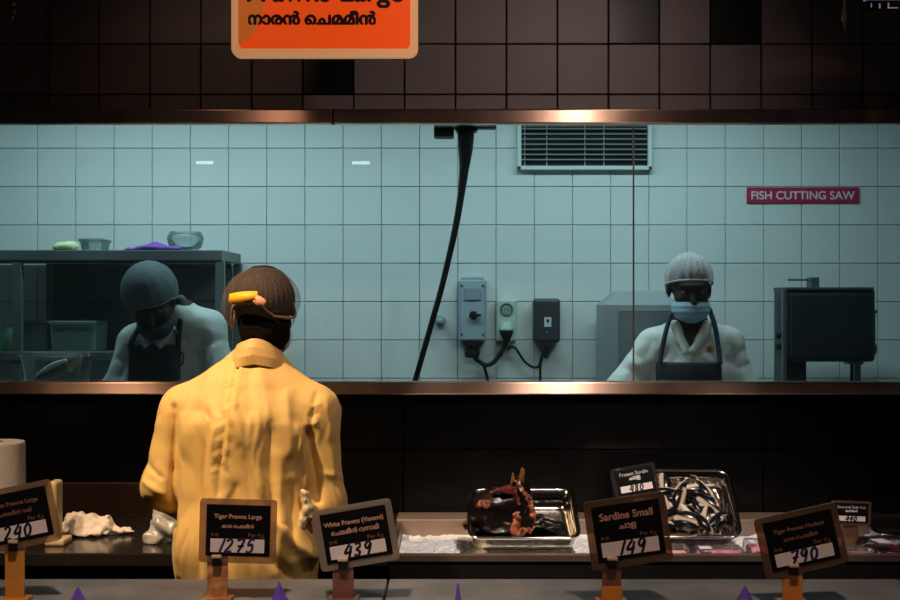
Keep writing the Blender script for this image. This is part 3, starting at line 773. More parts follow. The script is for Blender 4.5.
tub('storage_box', (kx(92, 5.5), 5.55, ztop+.0), .10, .16, .05, 'faint clear box on top of the steel rack', M_cont)
bw = empty('clear_bowl', (kx(183, 5.5), 5.55, ztop), 'faint clear round bowl on top of the steel rack', 'bowl')
obj('bowl', lathe([(.04, 0), (.07, .02), (.082, .06), (.07, .09), (.066, .089), (.078, .06), (.066, .023), (.0, .003)], 24), M_cont, bw, True)
tub('storage_box', (kx(76, 5.45), 5.50, zlow), .20, .22, .125, 'cloudy square container on the lower rack shelf, beside the left worker', M_cont2, taper=.95)
tub('storage_box', (kx(35, 5.45), 5.52, zlow), .14, .2, .12, 'dim clear container on the lower rack shelf, next to the pale bottle', M_cont, taper=.95)
bt = empty('spray_bottle', (kx(8, 5.4), 5.42, zlow), 'pale green plastic bottle on the rack shelf at the left edge', 'bottle')
obj('body', lathe([(.0, .0), (.036, 0), (.04, .01), (.04, .07), (.02, .095), (.016, .105), (.0, .105)], 20), M_cont3, bt, True)
obj('cap', lathe([(.018, .106), (.018, .13), (.012, .134), (0, .134)], 16), M_cont2, bt, True)
# ledge under the window with the tub
zl = 1.274
lg = empty('window_ledge', (-1.45, 4.66, 0), 'narrow steel ledge just inside the window', 'ledge')
LO = (-1.45, 4.66, 0)
par("ledge_top", B2((-1.95, 4.56, zl-.02), (-1.31, 4.80, zl), .003), M_ksteel, lg, LO)
for x in (-1.9, -1.36): par('leg', B2((x, 4.60, 0), (x+.03, 4.76, zl-.02)), M_ksteel, lg, LO)
M_tub = glass_mat('clear tub plastic', (.97, .985, .985), .03, (.62, .70, .70), 1.3, .15)
tb = tub('plastic_tub', (kx(57, 4.68), 4.685, zl), .235, .17, .122, 'clear plastic tub holding a fish, behind the window at the left', M_tub, False, 'tub', taper=.84)
# fish inside the tub, tail sticking out
ftb = empty('whole_fish', (kx(57, 4.68), 4.685, zl+.004), 'dark fish with yellow tail leaning in the clear tub', 'fish')
def leaning(name, pts, rad, m, flat=.8):
    bm = T(spline(pts, 6), list(np.interp(np.linspace(0, 1, (len(pts)-1)*6+1), np.linspace(0, 1, len(rad)), rad)), 10)
    for v_ in bm.verts: v_.co.y *= flat
    return obj(name, bm, m, ftb, True)
leaning('body', [(-.080, -.03, .016), (-.05, -.035, .034), (0, -.035, .058), (.045, -.03, .082)], [.010, .020, .023, .010], mat('dark fish back', (.012, .012, .014), .2))
leaning('belly', [(-.075, -.04, .030), (-.04, -.045, .056), (.0, -.045, .080), (.045, -.04, .100)], [.004, .011, .012, .006], mat('silver belly', (.55, .55, .50), .25))
obj('tail', prism([(.03, .060), (.055, .09), (.075, .098), (.10, .112), (.085, .085), (.065, .075), (.045, .052)], -.004, .004), mat('yellow tail', (.52, .36, .10), .4, col2=(.6, .55, .4), vscale=60), ftb)
obj('fin', prism([(.095, .106), (.118, .121), (.121, .113), (.104, .102)], -.004, .004), mat('amber tip', (.65, .33, .03), .4), ftb)

# wall sockets
M_iso = mat('blue grey enclosure', (.27, .35, .41), .5, var=.06)
M_iso_d = mat('dark slate', (.05, .065, .08), .5)
M_soc = mat('green grey socket', (.42, .56, .48), .5)
DW = BY-.012
def wp(px, py, d=0.): p = P(px, py, DW); p.y -= d; return p
sc = FPX/DW
def wbox(name, px0, py0, px1, py1, y0, y1, m, parent, o, bev=.004):
    a = wp(px0, py1); b = wp(px1, py0)
    return par(name, B2((a.x, DW-y1, a.z), (b.x, DW-y0, b.z), bev), m, parent, o)
o1 = wp(472, 341); iso = empty('isolator_switch', o1, 'blue grey industrial switch box with rotary knob, tallest of three on the wall', 'switch box')
wbox('enclosure', 458, 280, 486, 341, .0, .085, M_iso, iso, o1, .010)
wbox('cap', 461, 277, 483, 283, .0, .07, M_iso, iso, o1, .006)
wbox('face_plate', 460.5, 284, 483.5, 339, .085, .089, mat('face plate', (.31, .39, .45), .5), iso, o1, .002)
wbox('flap', 464, 288, 480, 300, .089, .096, mat('grey flap', (.24, .31, .36), .4), iso, o1, .002)
kn = par('knob', lathe([(.0, -.016), (.017, -.016), (.020, 0), (.0, 0)], 20, axis='Y'), M_black, iso, (0, 0, 0)); kn.location = wp(473, 315, .089)-o1
kp = par('knob_pointer', B2((.0, -.03, -.006), (.036, -.014, .006), .003), M_black, iso, (0, 0, 0)); kp.location = wp(473, 315, .087)-o1
for sx_, sy_ in ((461.5, 334), (482.5, 334), (461.5, 286), (482.5, 286)):
    q = par('screw', lathe([(0, -.003), (.006, -.003), (.006, 0)], 8, axis='Y'), M_iso_d, iso, (0, 0, 0)); q.location = wp(sx_, sy_, .089)-o1
q = par('plug', lathe([(.0, .0), (.020, 0), (.034, -.012), (.036, -.06), (.03, -.075), (0, -.075)], 20), M_black, iso, (0, 0, 0)); q.location = wp(472, 341, .045)-o1
q = par('plug_collar', lathe([(.0, .0), (.045, 0), (.045, -.018), (.0, -.018)], 20), M_black, iso, (0, 0, 0)); q.location = wp(472, 341, .045)-o1
o2 = wp(506, 341); so = empty('wall_socket', o2, 'pale green socket box with plugged-in black plug, middle of three on the wall', 'socket')
wbox('enclosure', 496, 300, 516, 341, 0, .05, M_soc, so, o2, .008)
q = par('socket_ring', lathe([(.022, 0), (.028, -.006), (.031, -.003), (.031, 0)], 24, axis='Y'), mat('slate ring', (.12, .16, .15), .5), so, (0, 0, 0)); q.location = wp(506, 309.5, .05)-o2
q = par('socket_face', lathe([(0, -.002), (.021, -.002), (.021, 0)], 24, axis='Y'), mat('socket face', (.25, .33, .29), .5), so, (0, 0, 0)); q.location = wp(506, 309.5, .05)-o2
for dx in (-.008, .008):
    q = par('pin_hole', B((dx, -.003, 0), (.005, .003, .005)), M_black, so, (0, 0, 0)); q.location = wp(506, 309.5, .05)-o2
q = par('hood', lathe([(0, .020), (.024, .018), (.036, -.01), (.036, -.018), (0, -.018)], 20), M_soc, so, (0, 0, 0)); q.location = wp(506, 326, .05)-o2
q = par('plug', lathe([(0, 0), (.03, 0), (.029, -.02), (.018, -.045), (.011, -.06), (0, -.06)], 18), M_black, so, (0, 0, 0)); q.location = wp(506, 329.5, .05)-o2
o3 = wp(545.5, 343); cb = empty('control_box', o3, 'black rounded control box with small white label on the wall', 'control box')
M_cb = mat('charcoal box', (.030, .032, .042), .45)
wbox('enclosure', 532.5, 298.5, 559, 342, 0, .075, M_cb, cb, o3, .014)
wbox('label_plate', 543, 317, 550, 326.5, .075, .078, mat('pale label', (.55, .62, .62), .5), cb, o3, .001)
wbox('label_mark', 545.3, 319, 547.8, 322, .078, .0795, M_black, cb, o3, .0)
wbox('indicator', 545, 331, 547, 333, .075, .079, mat('indicator', (.16, .18, .2), .4), cb, o3, .001)
q = par('cable_gland', lathe([(0, 0), (.052, 0), (.048, -.012), (.022, -.05), (.010, -.075), (0, -.075)], 18), M_cb, cb, (0, 0, 0)); q.location = wp(545, 342, .038)-o3
def cable(name, pxs, r, label, d=.04):
    pts = [wp(*p[:2], p[2] if len(p) > 2 else d) for p in pxs]; o = obj(name, T(spline(pts, 8), r, 8), M_black, None, True)
    return tag(o, label, 'cable', 'cables below the wall boxes')
cable('power_cable', [(474, 357, .045), (479, 361), (486, 364.5), (493, 362), (500, 353), (505, 344), (506.5, 340, .05)], .0105, 'thick black cable joining the tall switch box plug and the green socket')
cable('power_cable', [(476, 358, .035), (482, 363, .025), (485.5, 371, .02), (488, 386, .02), (489, 430, .02)], .0075, 'black cable dropping from the tall switch box')
cable('power_cable', [(506.5, 349, .03), (511, 346.5, .03), (516, 349, .03), (524, 361, .03), (532, 366.5, .03), (538, 366, .03), (541, 357, .035), (543.5, 350, .038)], .006, 'thin looping black cable between the green socket and black control box')
cable('power_cable', [(541.5, 358, .03), (540, 367, .02), (540, 386, .02), (540, 430, .02)], .006, 'black cable dropping from the black control box')
# pipe stub on the wall
ps = empty('pipe_stub', wp(440, 321), 'small grey pipe stub on the tile wall behind the hanging cable', 'pipe')
obj('pipe', lathe([(0, -.07), (.018, -.07), (.019, 0), (.0, 0)], 16, axis='Y'), mat('grey pipe', (.25, .33, .35), .4), ps, True)
obj('flange', lathe([(.019, -.012), (.026, -.012), (.027, 0), (.019, 0)], 16, axis='Y'), mat('grey flange', (.30, .38, .40), .4), ps)
# vent grille
ov = wp(583.5, 168); vt = empty('vent_grille', ov, 'white framed ventilation grille with slats high on the tile wall', 'vent')
M_vf = mat('vent frame white', (.62, .72, .70), .5); M_vs = mat('vent slats', (.30, .34, .34), .5)
vx0, vx1, vy0, vy1 = 517, 651, 96, 170.5
wbox('backing', vx0+2, vy0+2, vx1-2, vy1-2, .001, .006, M_black, vt, ov, 0)
for a in ((vx0, vy0, vx0+4, vy1), (vx1-4, vy0, vx1, vy1), (vx0, vy1-4, vx1, vy1), (vx0, vy0, vx1, vy0+4)): wbox('frame_bar', *a, .0, .035, M_vf, vt, ov, .003)
py = vy0+8
while py < vy1-6:
    a = wp(vx0+4, py); b = wp(vx1-4, py)
    q = par('slat', B((0, 0, 0), (b.x-a.x, .016, .0035), 0, rot=Matrix.Rotation(.25, 4, 'X')), M_vs, vt, (0, 0, 0)); q.location = Vector(((a.x+b.x)/2, DW-.022, a.z))-ov
    py += 5.1
for px in (524, 546, 584, 603, 633): wbox('divider', px, vy0+4, px+1.1, vy1-4, .008, .014, M_vs, vt, ov, 0)
# saw sign
osn = wp(802.5, 203); sg = empty('wall_sign', osn, 'magenta sign reading FISH CUTTING SAW on the tile wall', 'sign')
wbox('board', 746.5, 187.5, 858.5, 203, .001, .008, mat('magenta red', (.46, .010, .075), .45), sg, osn, .001)
q = letters('lettering', 'FISH CUTTING SAW', 103/sc, mat('sign white', (.85, .72, .76), .5), sg, (0, 0, 0), rows=44, bold=1, y_mul=1.0); q.location = wp(802.5, 199.4, .0095)-osn

# stainless machine behind the right worker
D = 5.45
sm = empty('steel_dispenser', (kx(640, D), D+.15, 0), 'grey stainless cabinet with chamfered top behind the masked worker', 'cabinet')
SO = (kx(640, D), D+.15, 0)
M_cab = mat('cabinet steel', (.20, .22, .23), .36, .5, var=.12, vscale=4); M_cab2 = mat('cabinet side', (.32, .36, .37), .45, .3)
x0, x1, x2 = kx(605, D), kx(617, D), kx(678, D); zt0, zt1 = kz(305, D), kz(291, D)
bm = bmesh.new()
def cv(*p): return bm.verts.new(p)
fr = [cv(x0, D+.02, .35), cv(x1, D, .35), cv(x2, D, .35), cv(x2, D+.32, .35), cv(x0, D+.32, .35)]
mid = [cv(x0, D+.02, zt0), cv(x1, D, zt0), cv(x2, D, zt0), cv(x2, D+.32, zt0), cv(x0, D+.32, zt0)]
tp = [cv(x0+.07, D+.11, zt1), cv(x1+.03, D+.09, zt1), cv(x2-.04, D+.09, zt1), cv(x2-.04, D+.30, zt1), cv(x0+.07, D+.30, zt1)]
for a, b in ((fr, mid), (mid, tp)):
    for i in range(5): bm.faces.new((a[i], a[(i+1) % 5], b[(i+1) % 5], b[i]))
bm.faces.new(fr[::-1]); bm.faces.new(tp)
par('body', bm, M_cab2, sm, SO)
par('door_panel', B2((x1+.008, D-.012, .40), (x2-.01, D-.001, zt0-.02), .004), M_cab, sm, SO)
par('stand', B2((x0+.03, D+.03, 0), (x2-.03, D+.30, .35)), M_dsteel, sm, SO)

# band saw
D = 5.42
M_saw = mat('saw charcoal steel', (.026, .030, .033), .42, .35, var=.25, vscale=3); M_saw2 = mat('saw edge', (.10, .13, .135), .45, .4)
bs = empty('band_saw', (kx(826, D), D+.12, 0), 'large dark fish cutting band saw below the magenta sign', 'saw')
BS = (kx(826, D), D+.12, 0)
def sbox(name, a, b, c, d, y0, y1, m, bev=.006): return par(name, B2((kx(a, D), D+y0, kz(d, D)), (kx(c, D), D+y1, kz(b, D)), bev), m, bs, BS)
sbox('wheel_housing', 784, 289, 876, 362, .0, .14, M_saw, .016)
sbox('housing_door', 789, 293, 872, 359, -.012, .004, M_saw, .01)
sbox('column', 784, 288, 808, 620, .02, .17, M_saw, .005)
sbox('column_edge', 783, 290, 787, 400, .0, .03, M_saw2, .003)
sbox('top_edge', 785, 287.2, 874, 290, -.004, .20, M_saw2, .002)
sbox('tension_block', 814, 277, 823, 289, .05, .12, M_saw2, .004)
q = par('tension_rod', T([(kx(793, D), D+.08, kz(279.5, D)), (kx(815, D), D+.08, kz(279.5, D))], .0045, 8), M_saw2, bs, BS)
for py_ in (336, 347):
    q = par('hinge_knob', lathe([(0, 0), (.012, .0), (.012, .02), (0, .02)], 12, axis='X'), M_black, bs, (0, 0, 0)); q.location = Vector((kx(779, D), D+.05, kz(py_, D)))-Vector(BS)
q = par('guide_rod', T([(kx(879.5, D), D+.06, kz(309, D)), (kx(879.5, D), D+.06, kz(356, D))], .003, 8), M_saw2, bs, BS)
for py_ in (312, 349):
    sbox('rod_bracket', 874, py_-1.5, 881.5, py_+1.5, .05, .07, M_saw2, .001)
q = par('rod_knob', T([(kx(879.5, D), D+.06, kz(345, D)), (kx(879.5, D), D+.06, kz(354, D))], .008, 8), M_black, bs, BS)
sbox('blade_guard', 859.5, 361, 865.5, 400, .06, .12, M_saw2, .002)
sbox('blade_guide', 855, 361, 857, 400, .05, .07, M_black, .001); sbox('guide_head', 852, 361.5, 866, 365, .03, .12, M_saw2, .002)
sbox('saw_table', 770, 398, 885, 404, -.12, .3, M_steel, .004)
sbox('saw_base', 780, 404, 872, 650, .0, .2, M_dsteel, .006)
par('saw_foot', B2((kx(776, D), D-.05, 0), (kx(876, D), D+.25, kz(649, D)), .004), M_dsteel, bs, BS)

# hanging cable inside the window
hc = empty('hanging_cable', P(466, 124, 4.68), 'thick black cable hanging from bracket inside the window', 'cable')
HO = P(466, 124, 4.68)
pts = [(466, 108), (466, 128), (465.5, 150), (464, 170), (461, 195), (456, 225), (449, 257), (441, 290), (432, 322), (424, 350), (415, 381), (404, 415)]
sp_ = spline([P(a, b, 4.68) for a, b in pts], 6)
rr = np.interp(np.linspace(0, 11, len(sp_)), [0, 1, 2, 3, 4, 6, 11], [.036, .033, .027, .018, .0135, .0115, .0105])
par('cable', T(sp_, list(rr), 12), M_black, hc, HO, True)
def hbox(name, a, b, c, d, y0, y1, bev=.004): return par(name, B2((kx(a, 4.68), 4.68+y0, kz(d, 4.68)), (kx(c, 4.68), 4.68+y1, kz(b, 4.68)), bev), M_black, hc, HO)
hbox('bracket_box', 434, 100, 454, 138, -.04, .04, .006); hbox('collar', 455.5, 104, 477.5, 132, -.04, .04, .006); hbox('bracket_bar', 440, 100, 496, 129, -.03, .03)
hbox('ceiling_bar', 460, -60, 473, 104, -.015, .015)

# kitchen work table the workers stand at (below the sill)
kt = empty('prep_table', (.55, 4.78, 0), 'steel prep table in front of the masked worker', 'table')
KO = (.55, 4.78, 0)
par('table_top', B2((.45, 4.57, .88), (1.75, 4.84, .91), .003), M_ksteel, kt, KO)
for x in (.48, 1.69):
    for y in (4.60, 4.78): par('leg', B2((x, y, 0), (x+.035, y+.035, .88)), M_ksteel, kt, KO)

# ------------------------------------------------------------------ orange hanging sign and other hanging bits
D = 3.65; kk = D/FPX
o_ = P(325, 58, D); hs = empty('hanging_sign', o_, 'orange hanging sign with peach border and black Malayalam lettering', 'sign')
W_, H_ = 186*kk, 128*kk
cz = H_/2
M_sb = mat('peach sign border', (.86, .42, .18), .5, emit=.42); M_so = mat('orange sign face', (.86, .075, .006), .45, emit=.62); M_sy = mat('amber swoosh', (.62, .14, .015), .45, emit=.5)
M_sk = mat('sign black', (.008, .006, .006), .5)
q = par('border', prism(rrect(W_, H_, 9*kk), -.012, .012), M_sb, hs, (0, 0, 0)); q.location = (0, 0, cz)
q = par('back_panel', prism(rrect(W_+.001, H_+.001, 9*kk), .0121, .022), M_black, hs, (0, 0, 0)); q.location = (0, 0, cz)  # unseen panel added to keep the sign's glow off the wall behind
q = par('face', prism(rrect(W_-15*kk, H_-15*kk, 5*kk), -.0135, .0120), M_so, hs, (0, 0, 0)); q.location = (0, 0, cz+1*kk)
poly = [(239, 44), (247, 41), (254, 34), (260, 24), (264, 12), (266, 0), (266, -30), (239, -30)]
q = par('swoosh', prism([((a-325)*kk, (58-b)*kk) for a, b in poly], -.0140, -.0130), M_sy, hs, (0, 0, 0))
q = letters('lettering', 'നാരൻ '+ML_CHEMMEEN, 127*kk, M_sk, hs, (0, 0, 0), rows=90, bold=6); q.location = ((312.5-325)*kk, -.0150, (58-25.6)*kk)
q = letters('lettering', 'Prawns Large', 155*kk, M_sk, hs, (0, 0, 0), rows=90, bold=3); q.location = ((325.5-325)*kk, -.0150, (58-2.3)*kk)
for px in (262, 388):
    q = par('hanger', T([((px-325)*kk, 0, H_-.01), ((px-325)*kk, 0, 1.05)], .003, 6), M_dsteel, hs, (0, 0, 0))
# dark sign at the upper right with purple strip
o_ = P(890, 12, D); h2 = empty('hanging_sign', o_, 'dark hanging sign with violet strip cut off at the upper right corner', 'sign')
q = par('board', B2((-24*kk, -.008, 0), (110*kk, .008, 60*kk), .003), M_black, h2, (0, 0, 0))
q = par('violet_strip', B2((-26*kk, -.010, 11.2*kk), (110*kk, .010, 22*kk), .002), mat('violet strip', (.28, .20, .62), .5, emit=.35), h2, (0, 0, 0))
M_w2 = mat('pale lettering', (.55, .5, .6), .5); M_w3 = mat('lit lettering', (.55, .5, .6), .5, emit=.25)
for a, b, c, d in ((-20.2, 4, -19.2, 8), (-12, 3, -10.6, 8), (-3.2, 3, -2, 8.5), (-3.2, 3, 7, 4.0)):
    q = par('letter_stroke', B2((a*kk, -.0095, b*kk), (c*kk, -.008, d*kk)), M_w3, h2, (0, 0, 0))
for a in (-10, 95): par('hanger', T([(a*kk, 0, 59*kk), (a*kk, 0, 1.1)], .003, 6), M_dsteel, h2, (0, 0, 0))
o_ = P(844, 21, D); h3 = empty('hanging_hook', o_, 'small pale metal hook piece hanging near the upper right corner', 'hook')
par('weight', lathe([(0, 0), (.0075, .0), (.008, .012), (.005, .022), (0, .022)], 12), M_w2, h3, (0, 0, 0), True)
par('shank', T(spline([(0, 0, .02), (-.004, 0, .03), (.004, 0, .036), (.001, 0, .045), (.001, 0, 1.0)], 5), .0035, 8), mat('pale brass', (.62, .50, .30), .35, .6), h3, (0, 0, 0), True)
o_ = P(13.5, 19, D); h4 = empty('bead_string', o_, 'string of tiny pale beads hanging at the upper left corner', 'beads')
M_bd = mat('pale bead', (.50, .47, .33), .3)
for px, py in ((12.5, 17.5), (14, 11.3), (13.8, 4), (14, -3)):
    q = par('bead', lathe([(0, -.0045), (.0035, -.004), (.0045, 0), (.0035, .004), (0, .0045)], 10), M_bd, h4, (0, 0, 0), True); q.location = P(px, py, D)-o_
par('string', T([(0, 0, .0), (0, 0, 1.0)], .0008, 5), M_black, h4, (0, 0, 0))

# two small shop lamps whose reflections show in the kitchen glass
M_led = mat('lamp diffuser', (.85, .95, 1.0), .5, emit=9.)
for px, lab in ((205, 'small white lamp seen reflected in the glass above the left worker'), (361, 'small white lamp seen reflected in the glass left of the hanging cable')):
    x = (px-450)/FPX*8.9; z = CAM_Z+(300-163)/FPX*8.9
    r_ = empty('batten_lamp', (x, 0, z), lab, 'lamp', 'small lamps reflected in the window')
    obj('diffuser', B((0, .012, 0), (.125, .006, .022), .002), M_led, r_)
    obj('housing', B((0, -.006, .004), (.145, .03, .04), .003), M_black, r_)
    obj('rod', T([(0, -.006, .02), (0, -.006, .9)], .004, 6), M_black, r_)
# ------------------------------------------------------------------ people
M_skin = mat('dark brown skin', (.030, .015, .010), .6, spec=.25, var=.1, vscale=10)
M_hair = mat('black hair', (.003, .002, .002), .8, bump=.5, bscale=90, spec=.1)
M_trou = mat('dark trousers', (.02, .02, .025), .8); M_shoe = mat('black shoes', (.01, .01, .01), .5)
def V3(*a): return Vector(a)
def head_prims(s, Hm, k=1.):
    q = Hm.to_quaternion()
    w = lambda *p: Hm @ (Vector(p)*k)
    def e(c, r, kk=.015): s.ell(w(*c), np.array(r)*k, kk, q)
    e((0, -.01, .035), (.074, .094, .084)); e((0, .035, -.03), (.060, .060, .085)); e((0, .045, -.088), (.042, .042, .032))
    s.cap(w(0, .092, .008), w(0, .110, -.026), .008*k, .014*k, .012)
    e((0, .078, .030), (.052, .022, .014), .012); e((0, .088, -.062), (.024, .014, .009), .008)
    for sx in (-1, 1):
        e((sx*.076, -.006, -.004), (.010, .019, .031), .006)
        e((sx*.040, .06, -.02), (.022, .03, .022), .015)
def hand_prims(s, wr, d, up, side, curl=.5):
    """palm and five fingers from the wrist along d; up = back of the hand; side = thumb direction"""
    d = d.normalized(); side = (side-d*side.dot(d)).normalized(); up = d.cross(side).normalized() if d.cross(side).dot(up) > 0 else side.cross(d).normalized()
    s.cap(wr-d*.02, wr+d*.02, .027, .030, .01)
    for i in range(4):
        o = side*(.030-.020*i); b = wr+d*.03+o; s.cap(wr+o*.5, b+d*.055, .016, .013, .01)
        L = (.075, .085, .08, .062)[i]; p = b+d*.055; dd = d
        for j, fr in enumerate((.45, .32, .23)):
            dd = (dd-up*curl*(.35+.2*j)).normalized(); n = p+dd*L*fr; s.cap(p, n, .0105-.001*j, .0098-.001*j, .003); p = n
    p = wr+side*.022+d*.012; dd = (side*.8+d*.6).normalized(); n = p+dd*.045; s.cap(p, n, .015, .012, .008)
    n2 = n+(d*.8+side*.25-up*.3).normalized()*.035; s.cap(n, n2, .011, .009, .003)
def body(root, O, J, Hm, hk, mats, h=.0065):
    pts = [Vector(p) for p in list(J.values()) if isinstance(p, Vector)]+[Hm.translation]
    lo = np.array([min(p[i] for p in pts) for i in range(3)])-.22; hi = np.array([max(p[i] for p in pts) for i in range(3)])+.22
    lo[2] = -.02
    s = SDF(lo, hi, h)
    hip, chest, neck = J['hip'], J['chest'], J['neck']
    s.cap(hip, (hip+chest)/2, .105, .10, .05, (1.35, 1, 1)); s.cap((hip+chest)/2, chest, .10, .115, .05, (1.35, 1, 1))
    s.cap(chest, neck-Vector((0, 0, .03)), .10, .05, .05, (1.3, 1, 1)); s.cap(neck-V3(0, 0, .04), Hm @ V3(0, -.015, -.055), .056, .052, .03)
    head_prims(s, Hm, hk)
    for S in ('L', 'R'):
        s.cap(neck-V3(0, 0, .03), J['sh'+S], .05, .052, .04); s.cap(J['sh'+S], J['el'+S], .052, .040, .03); s.cap(J['el'+S], J['wr'+S], .040, .026, .02)
        hand_prims(s, J['wr'+S], J['hd'+S], V3(0, 0, 1), (J['wr'+('R' if S == 'L' else 'L')]-J['wr'+S]))
        s.cap(J['th'+S], J['kn'+S], .085, .058, .04); s.cap(J['kn'+S], J['an'+S], .055, .038, .03)
        s.cap(J['an'+S]-V3(0, 0, .03), J['toe'+S], .042, .036, .02)
    V, F = s.net(); V = smooth_net(V, F, 1, .3); V[:, 2] = np.maximum(V[:, 2], .001)
    c = V[F].mean(1); mi = np.full(len(F), 1)
    mi[c[:, 2] > neck.z-.005] = 0
    hd = Hm.translation; mi[np.linalg.norm(c-np.array(hd), axis=1) < .17*hk] = 0
    mi[c[:, 2] < hip.z-.02] = 2; mi[c[:, 2] < .09] = 3
    for S in ('L', 'R'):
        wr = np.array(J['wr'+S]+J['hd'+S].normalized()*.07); mi[np.linalg.norm(c-wr, axis=1) < .115] = 4
    o = net_obj('body', V, F, mats, root, O, mi); return o
def legs(J, cx, y, fwd):
    for S, sx in (('L', -1), ('R', 1)):
        J['th'+S] = V3(cx+sx*.085, y, .90); J['kn'+S] = V3(cx+sx*.10, y+fwd*.02, .49); J['an'+S] = V3(cx+sx*.105, y-fwd*.02, .09); J['toe'+S] = V3(cx+sx*.12, y+fwd*.13, .040)
def eyes(root, O, Hm, k=1.):
    for sx in (-1, 1):
        e = obj('eye', lathe([(0, -.0115), (.008, -.008), (.0115, 0), (.008, .008), (0, .0115)], 14, (0, 0, 0), 'Y'), mat('eye white', (.07, .065, .06), .5), root, True); e.location = Hm @ V3(sx*.031*k, .0755*k, .004*k)-Vector(O)
        i = obj('iris', lathe([(0, .0022), (.0045, .0010), (.005, 0)], 12, (0, 0, 0), 'Y'), mat('iris', (.02, .012, .008), .2), e, True); i.location = (Hm.to_3x3() @ V3(0, .0105, 0)); i.rotation_euler = Hm.to_euler()
def front_y(V, x, z, side=-1):
    d = np.hypot(V[:, 0]-x, V[:, 2]-z); m = d < .025
    if not m.any(): m = d < d.min()+.02
    return V[m, 1].min() if side < 0 else V[m, 1].max()
def ribbon(pts, w, th, wdir=Vector((1, 0, 0))):
    pts = spline(pts, 6); bm = bmesh.new(); R = []
    for i, p in enumerate(pts):
        t = (pts[min(i+1, len(pts)-1)]-pts[max(i-1, 0)]).normalized(); a = (wdir-t*wdir.dot(t)).normalized(); n = t.cross(a)
        R.append([bm.verts.new(p+a*w/2*u+n*th/2*v_) for u, v_ in ((-1, -1), (1, -1), (1, 1), (-1, 1))])
    for a, b in zip(R, R[1:]):
        for j in range(4): bm.faces.new((a[j], a[(j+1) % 4], b[(j+1) % 4], b[j]))
    bm.faces.new(R[0]); bm.faces.new(R[-1]); return bm
def cap_mesh(C, r, e_of_a, na=96, ne=16, ripple=0., nr=30, rot=None, tuck=.0):
    """dome over an ellipsoid: azimuth 0 faces the camera (-Y); lower edge elevation from e_of_a(deg)"""
    v, f = [], []
    for i in range(na):
        a = 2*PI*i/na; e0 = math.radians(e_of_a(math.degrees((a+PI) % (2*PI)-PI)))
        for j in range(ne):
            t = j/(ne-1); e = e0+(PI/2-e0)*t
            k = 1+ripple*math.sin(a*nr+2*math.sin(a*3))*(1-t)**.5*min(1, .35+3*t)-tuck*(1-t)**6
            p = Vector((r[0]*math.cos(e)*math.sin(a)*k, -r[1]*math.cos(e)*math.cos(a)*k, r[2]*math.sin(e)*(1+(k-1)*.3)))
            if rot is not None: p = rot @ p
            v.append(Vector(C)+p)
    for i in range(na):
        for j in range(ne-1): a, b = i*ne+j, ((i+1) % na)*ne+j; f.append((a, b, b+1, a+1))
    rim = [v[i*ne] for i in range(na)]
    return v, f, rim
def piecewise(tab):
    xs_ = [t[0] for t in tab]; ys_ = [t[1] for t in tab]
    return lambda a: float(np.interp(a, xs_, ys_))
def net_mat(name, col, dens, scale, base_alpha=.25, wave=False):
    """fine net fabric: threads between clear gaps"""
    m = bpy.data.materials.new(name); m.use_nodes = True; nt = m.node_tree; b = nt.nodes['Principled BSDF']
    b.inputs['Base Color'].default_value = (*col, 1); b.inputs['Roughness'].default_value = .7
    tc = nt.nodes.new('ShaderNodeTexCoord'); vo = nt.nodes.new('ShaderNodeTexVoronoi'); vo.feature = 'DISTANCE_TO_EDGE'; vo.inputs['Scale'].default_value = scale
    nt.links.new(tc.outputs['Object'], vo.inputs['Vector'])
    mr = nt.nodes.new('ShaderNodeMapRange'); mr.inputs[1].default_value = 0; mr.inputs[2].default_value = .08; mr.inputs[3].default_value = dens; mr.inputs[4].default_value = base_alpha
    nt.links.new(vo.outputs['Distance'], mr.inputs[0]); nt.links.new(mr.outputs[0], b.inputs['Alpha'])
    return m

# ---------- the man in the yellow coat (seen from behind)
Y0 = 3.45
X = lambda px: kx(px, Y0); Z = lambda py: kz(py, Y0)
O = V3(X(250), 3.40, 0)
man = empty('person', O, 'person in yellow coat and hair net seen from behind at the work counter', 'person')
J = dict(hip=V3(X(249), 3.41, .93), chest=V3(X(249), 3.46, 1.24), neck=V3(X(253), 3.51, Z(354)),
         shL=V3(X(185), 3.47, Z(413)), shR=V3(X(312), 3.47, Z(413)), elL=V3(X(166), 3.44, Z(486)), elR=V3(X(323), 3.44, Z(504)),
         wrL=V3(X(196), 3.70, .95), wrR=V3(X(302), 3.70, .95), hdL=V3(.25, 1, -.25), hdR=V3(-.25, 1, -.25))
legs(J, X(249), 3.40, 1)
Hm = Matrix.Translation(V3(X(260), 3.56, Z(311))) @ Matrix.Rotation(math.radians(-8), 4, 'Y') @ Matrix.Rotation(math.radians(-24), 4, 'X')
M_glove = mat('clear plastic glove', (.45, .42, .40), .3, bump=.3, bscale=60)
body(man, O, J, Hm, 1.0, [M_skin, mat('dark shirt', (.05, .05, .06), .8), M_trou, M_shoe, M_glove])
eyes(man, O, Hm)
# hair
s = SDF((X(212), 3.33, Z(375)), (X(305), 3.68, Z(255)), .006)
q = Hm.to_quaternion()
s.ell(Hm @ V3(0, -.022, .030), (.088, .098, .092), .02, q); s.ell(Hm @ V3(0, -.050, -.040), (.076, .058, .075), .02, q); s.ell(Hm @ V3(.0, -.040, -.095), (.068, .060, .05), .02, q)
V, F = s.net(); N = normals(V, F); V = V+N*np.array([.0025*noise.noise(Vector(p*60)) for p in V])[:, None]
net_obj('hair', V, F, M_hair, man, O)
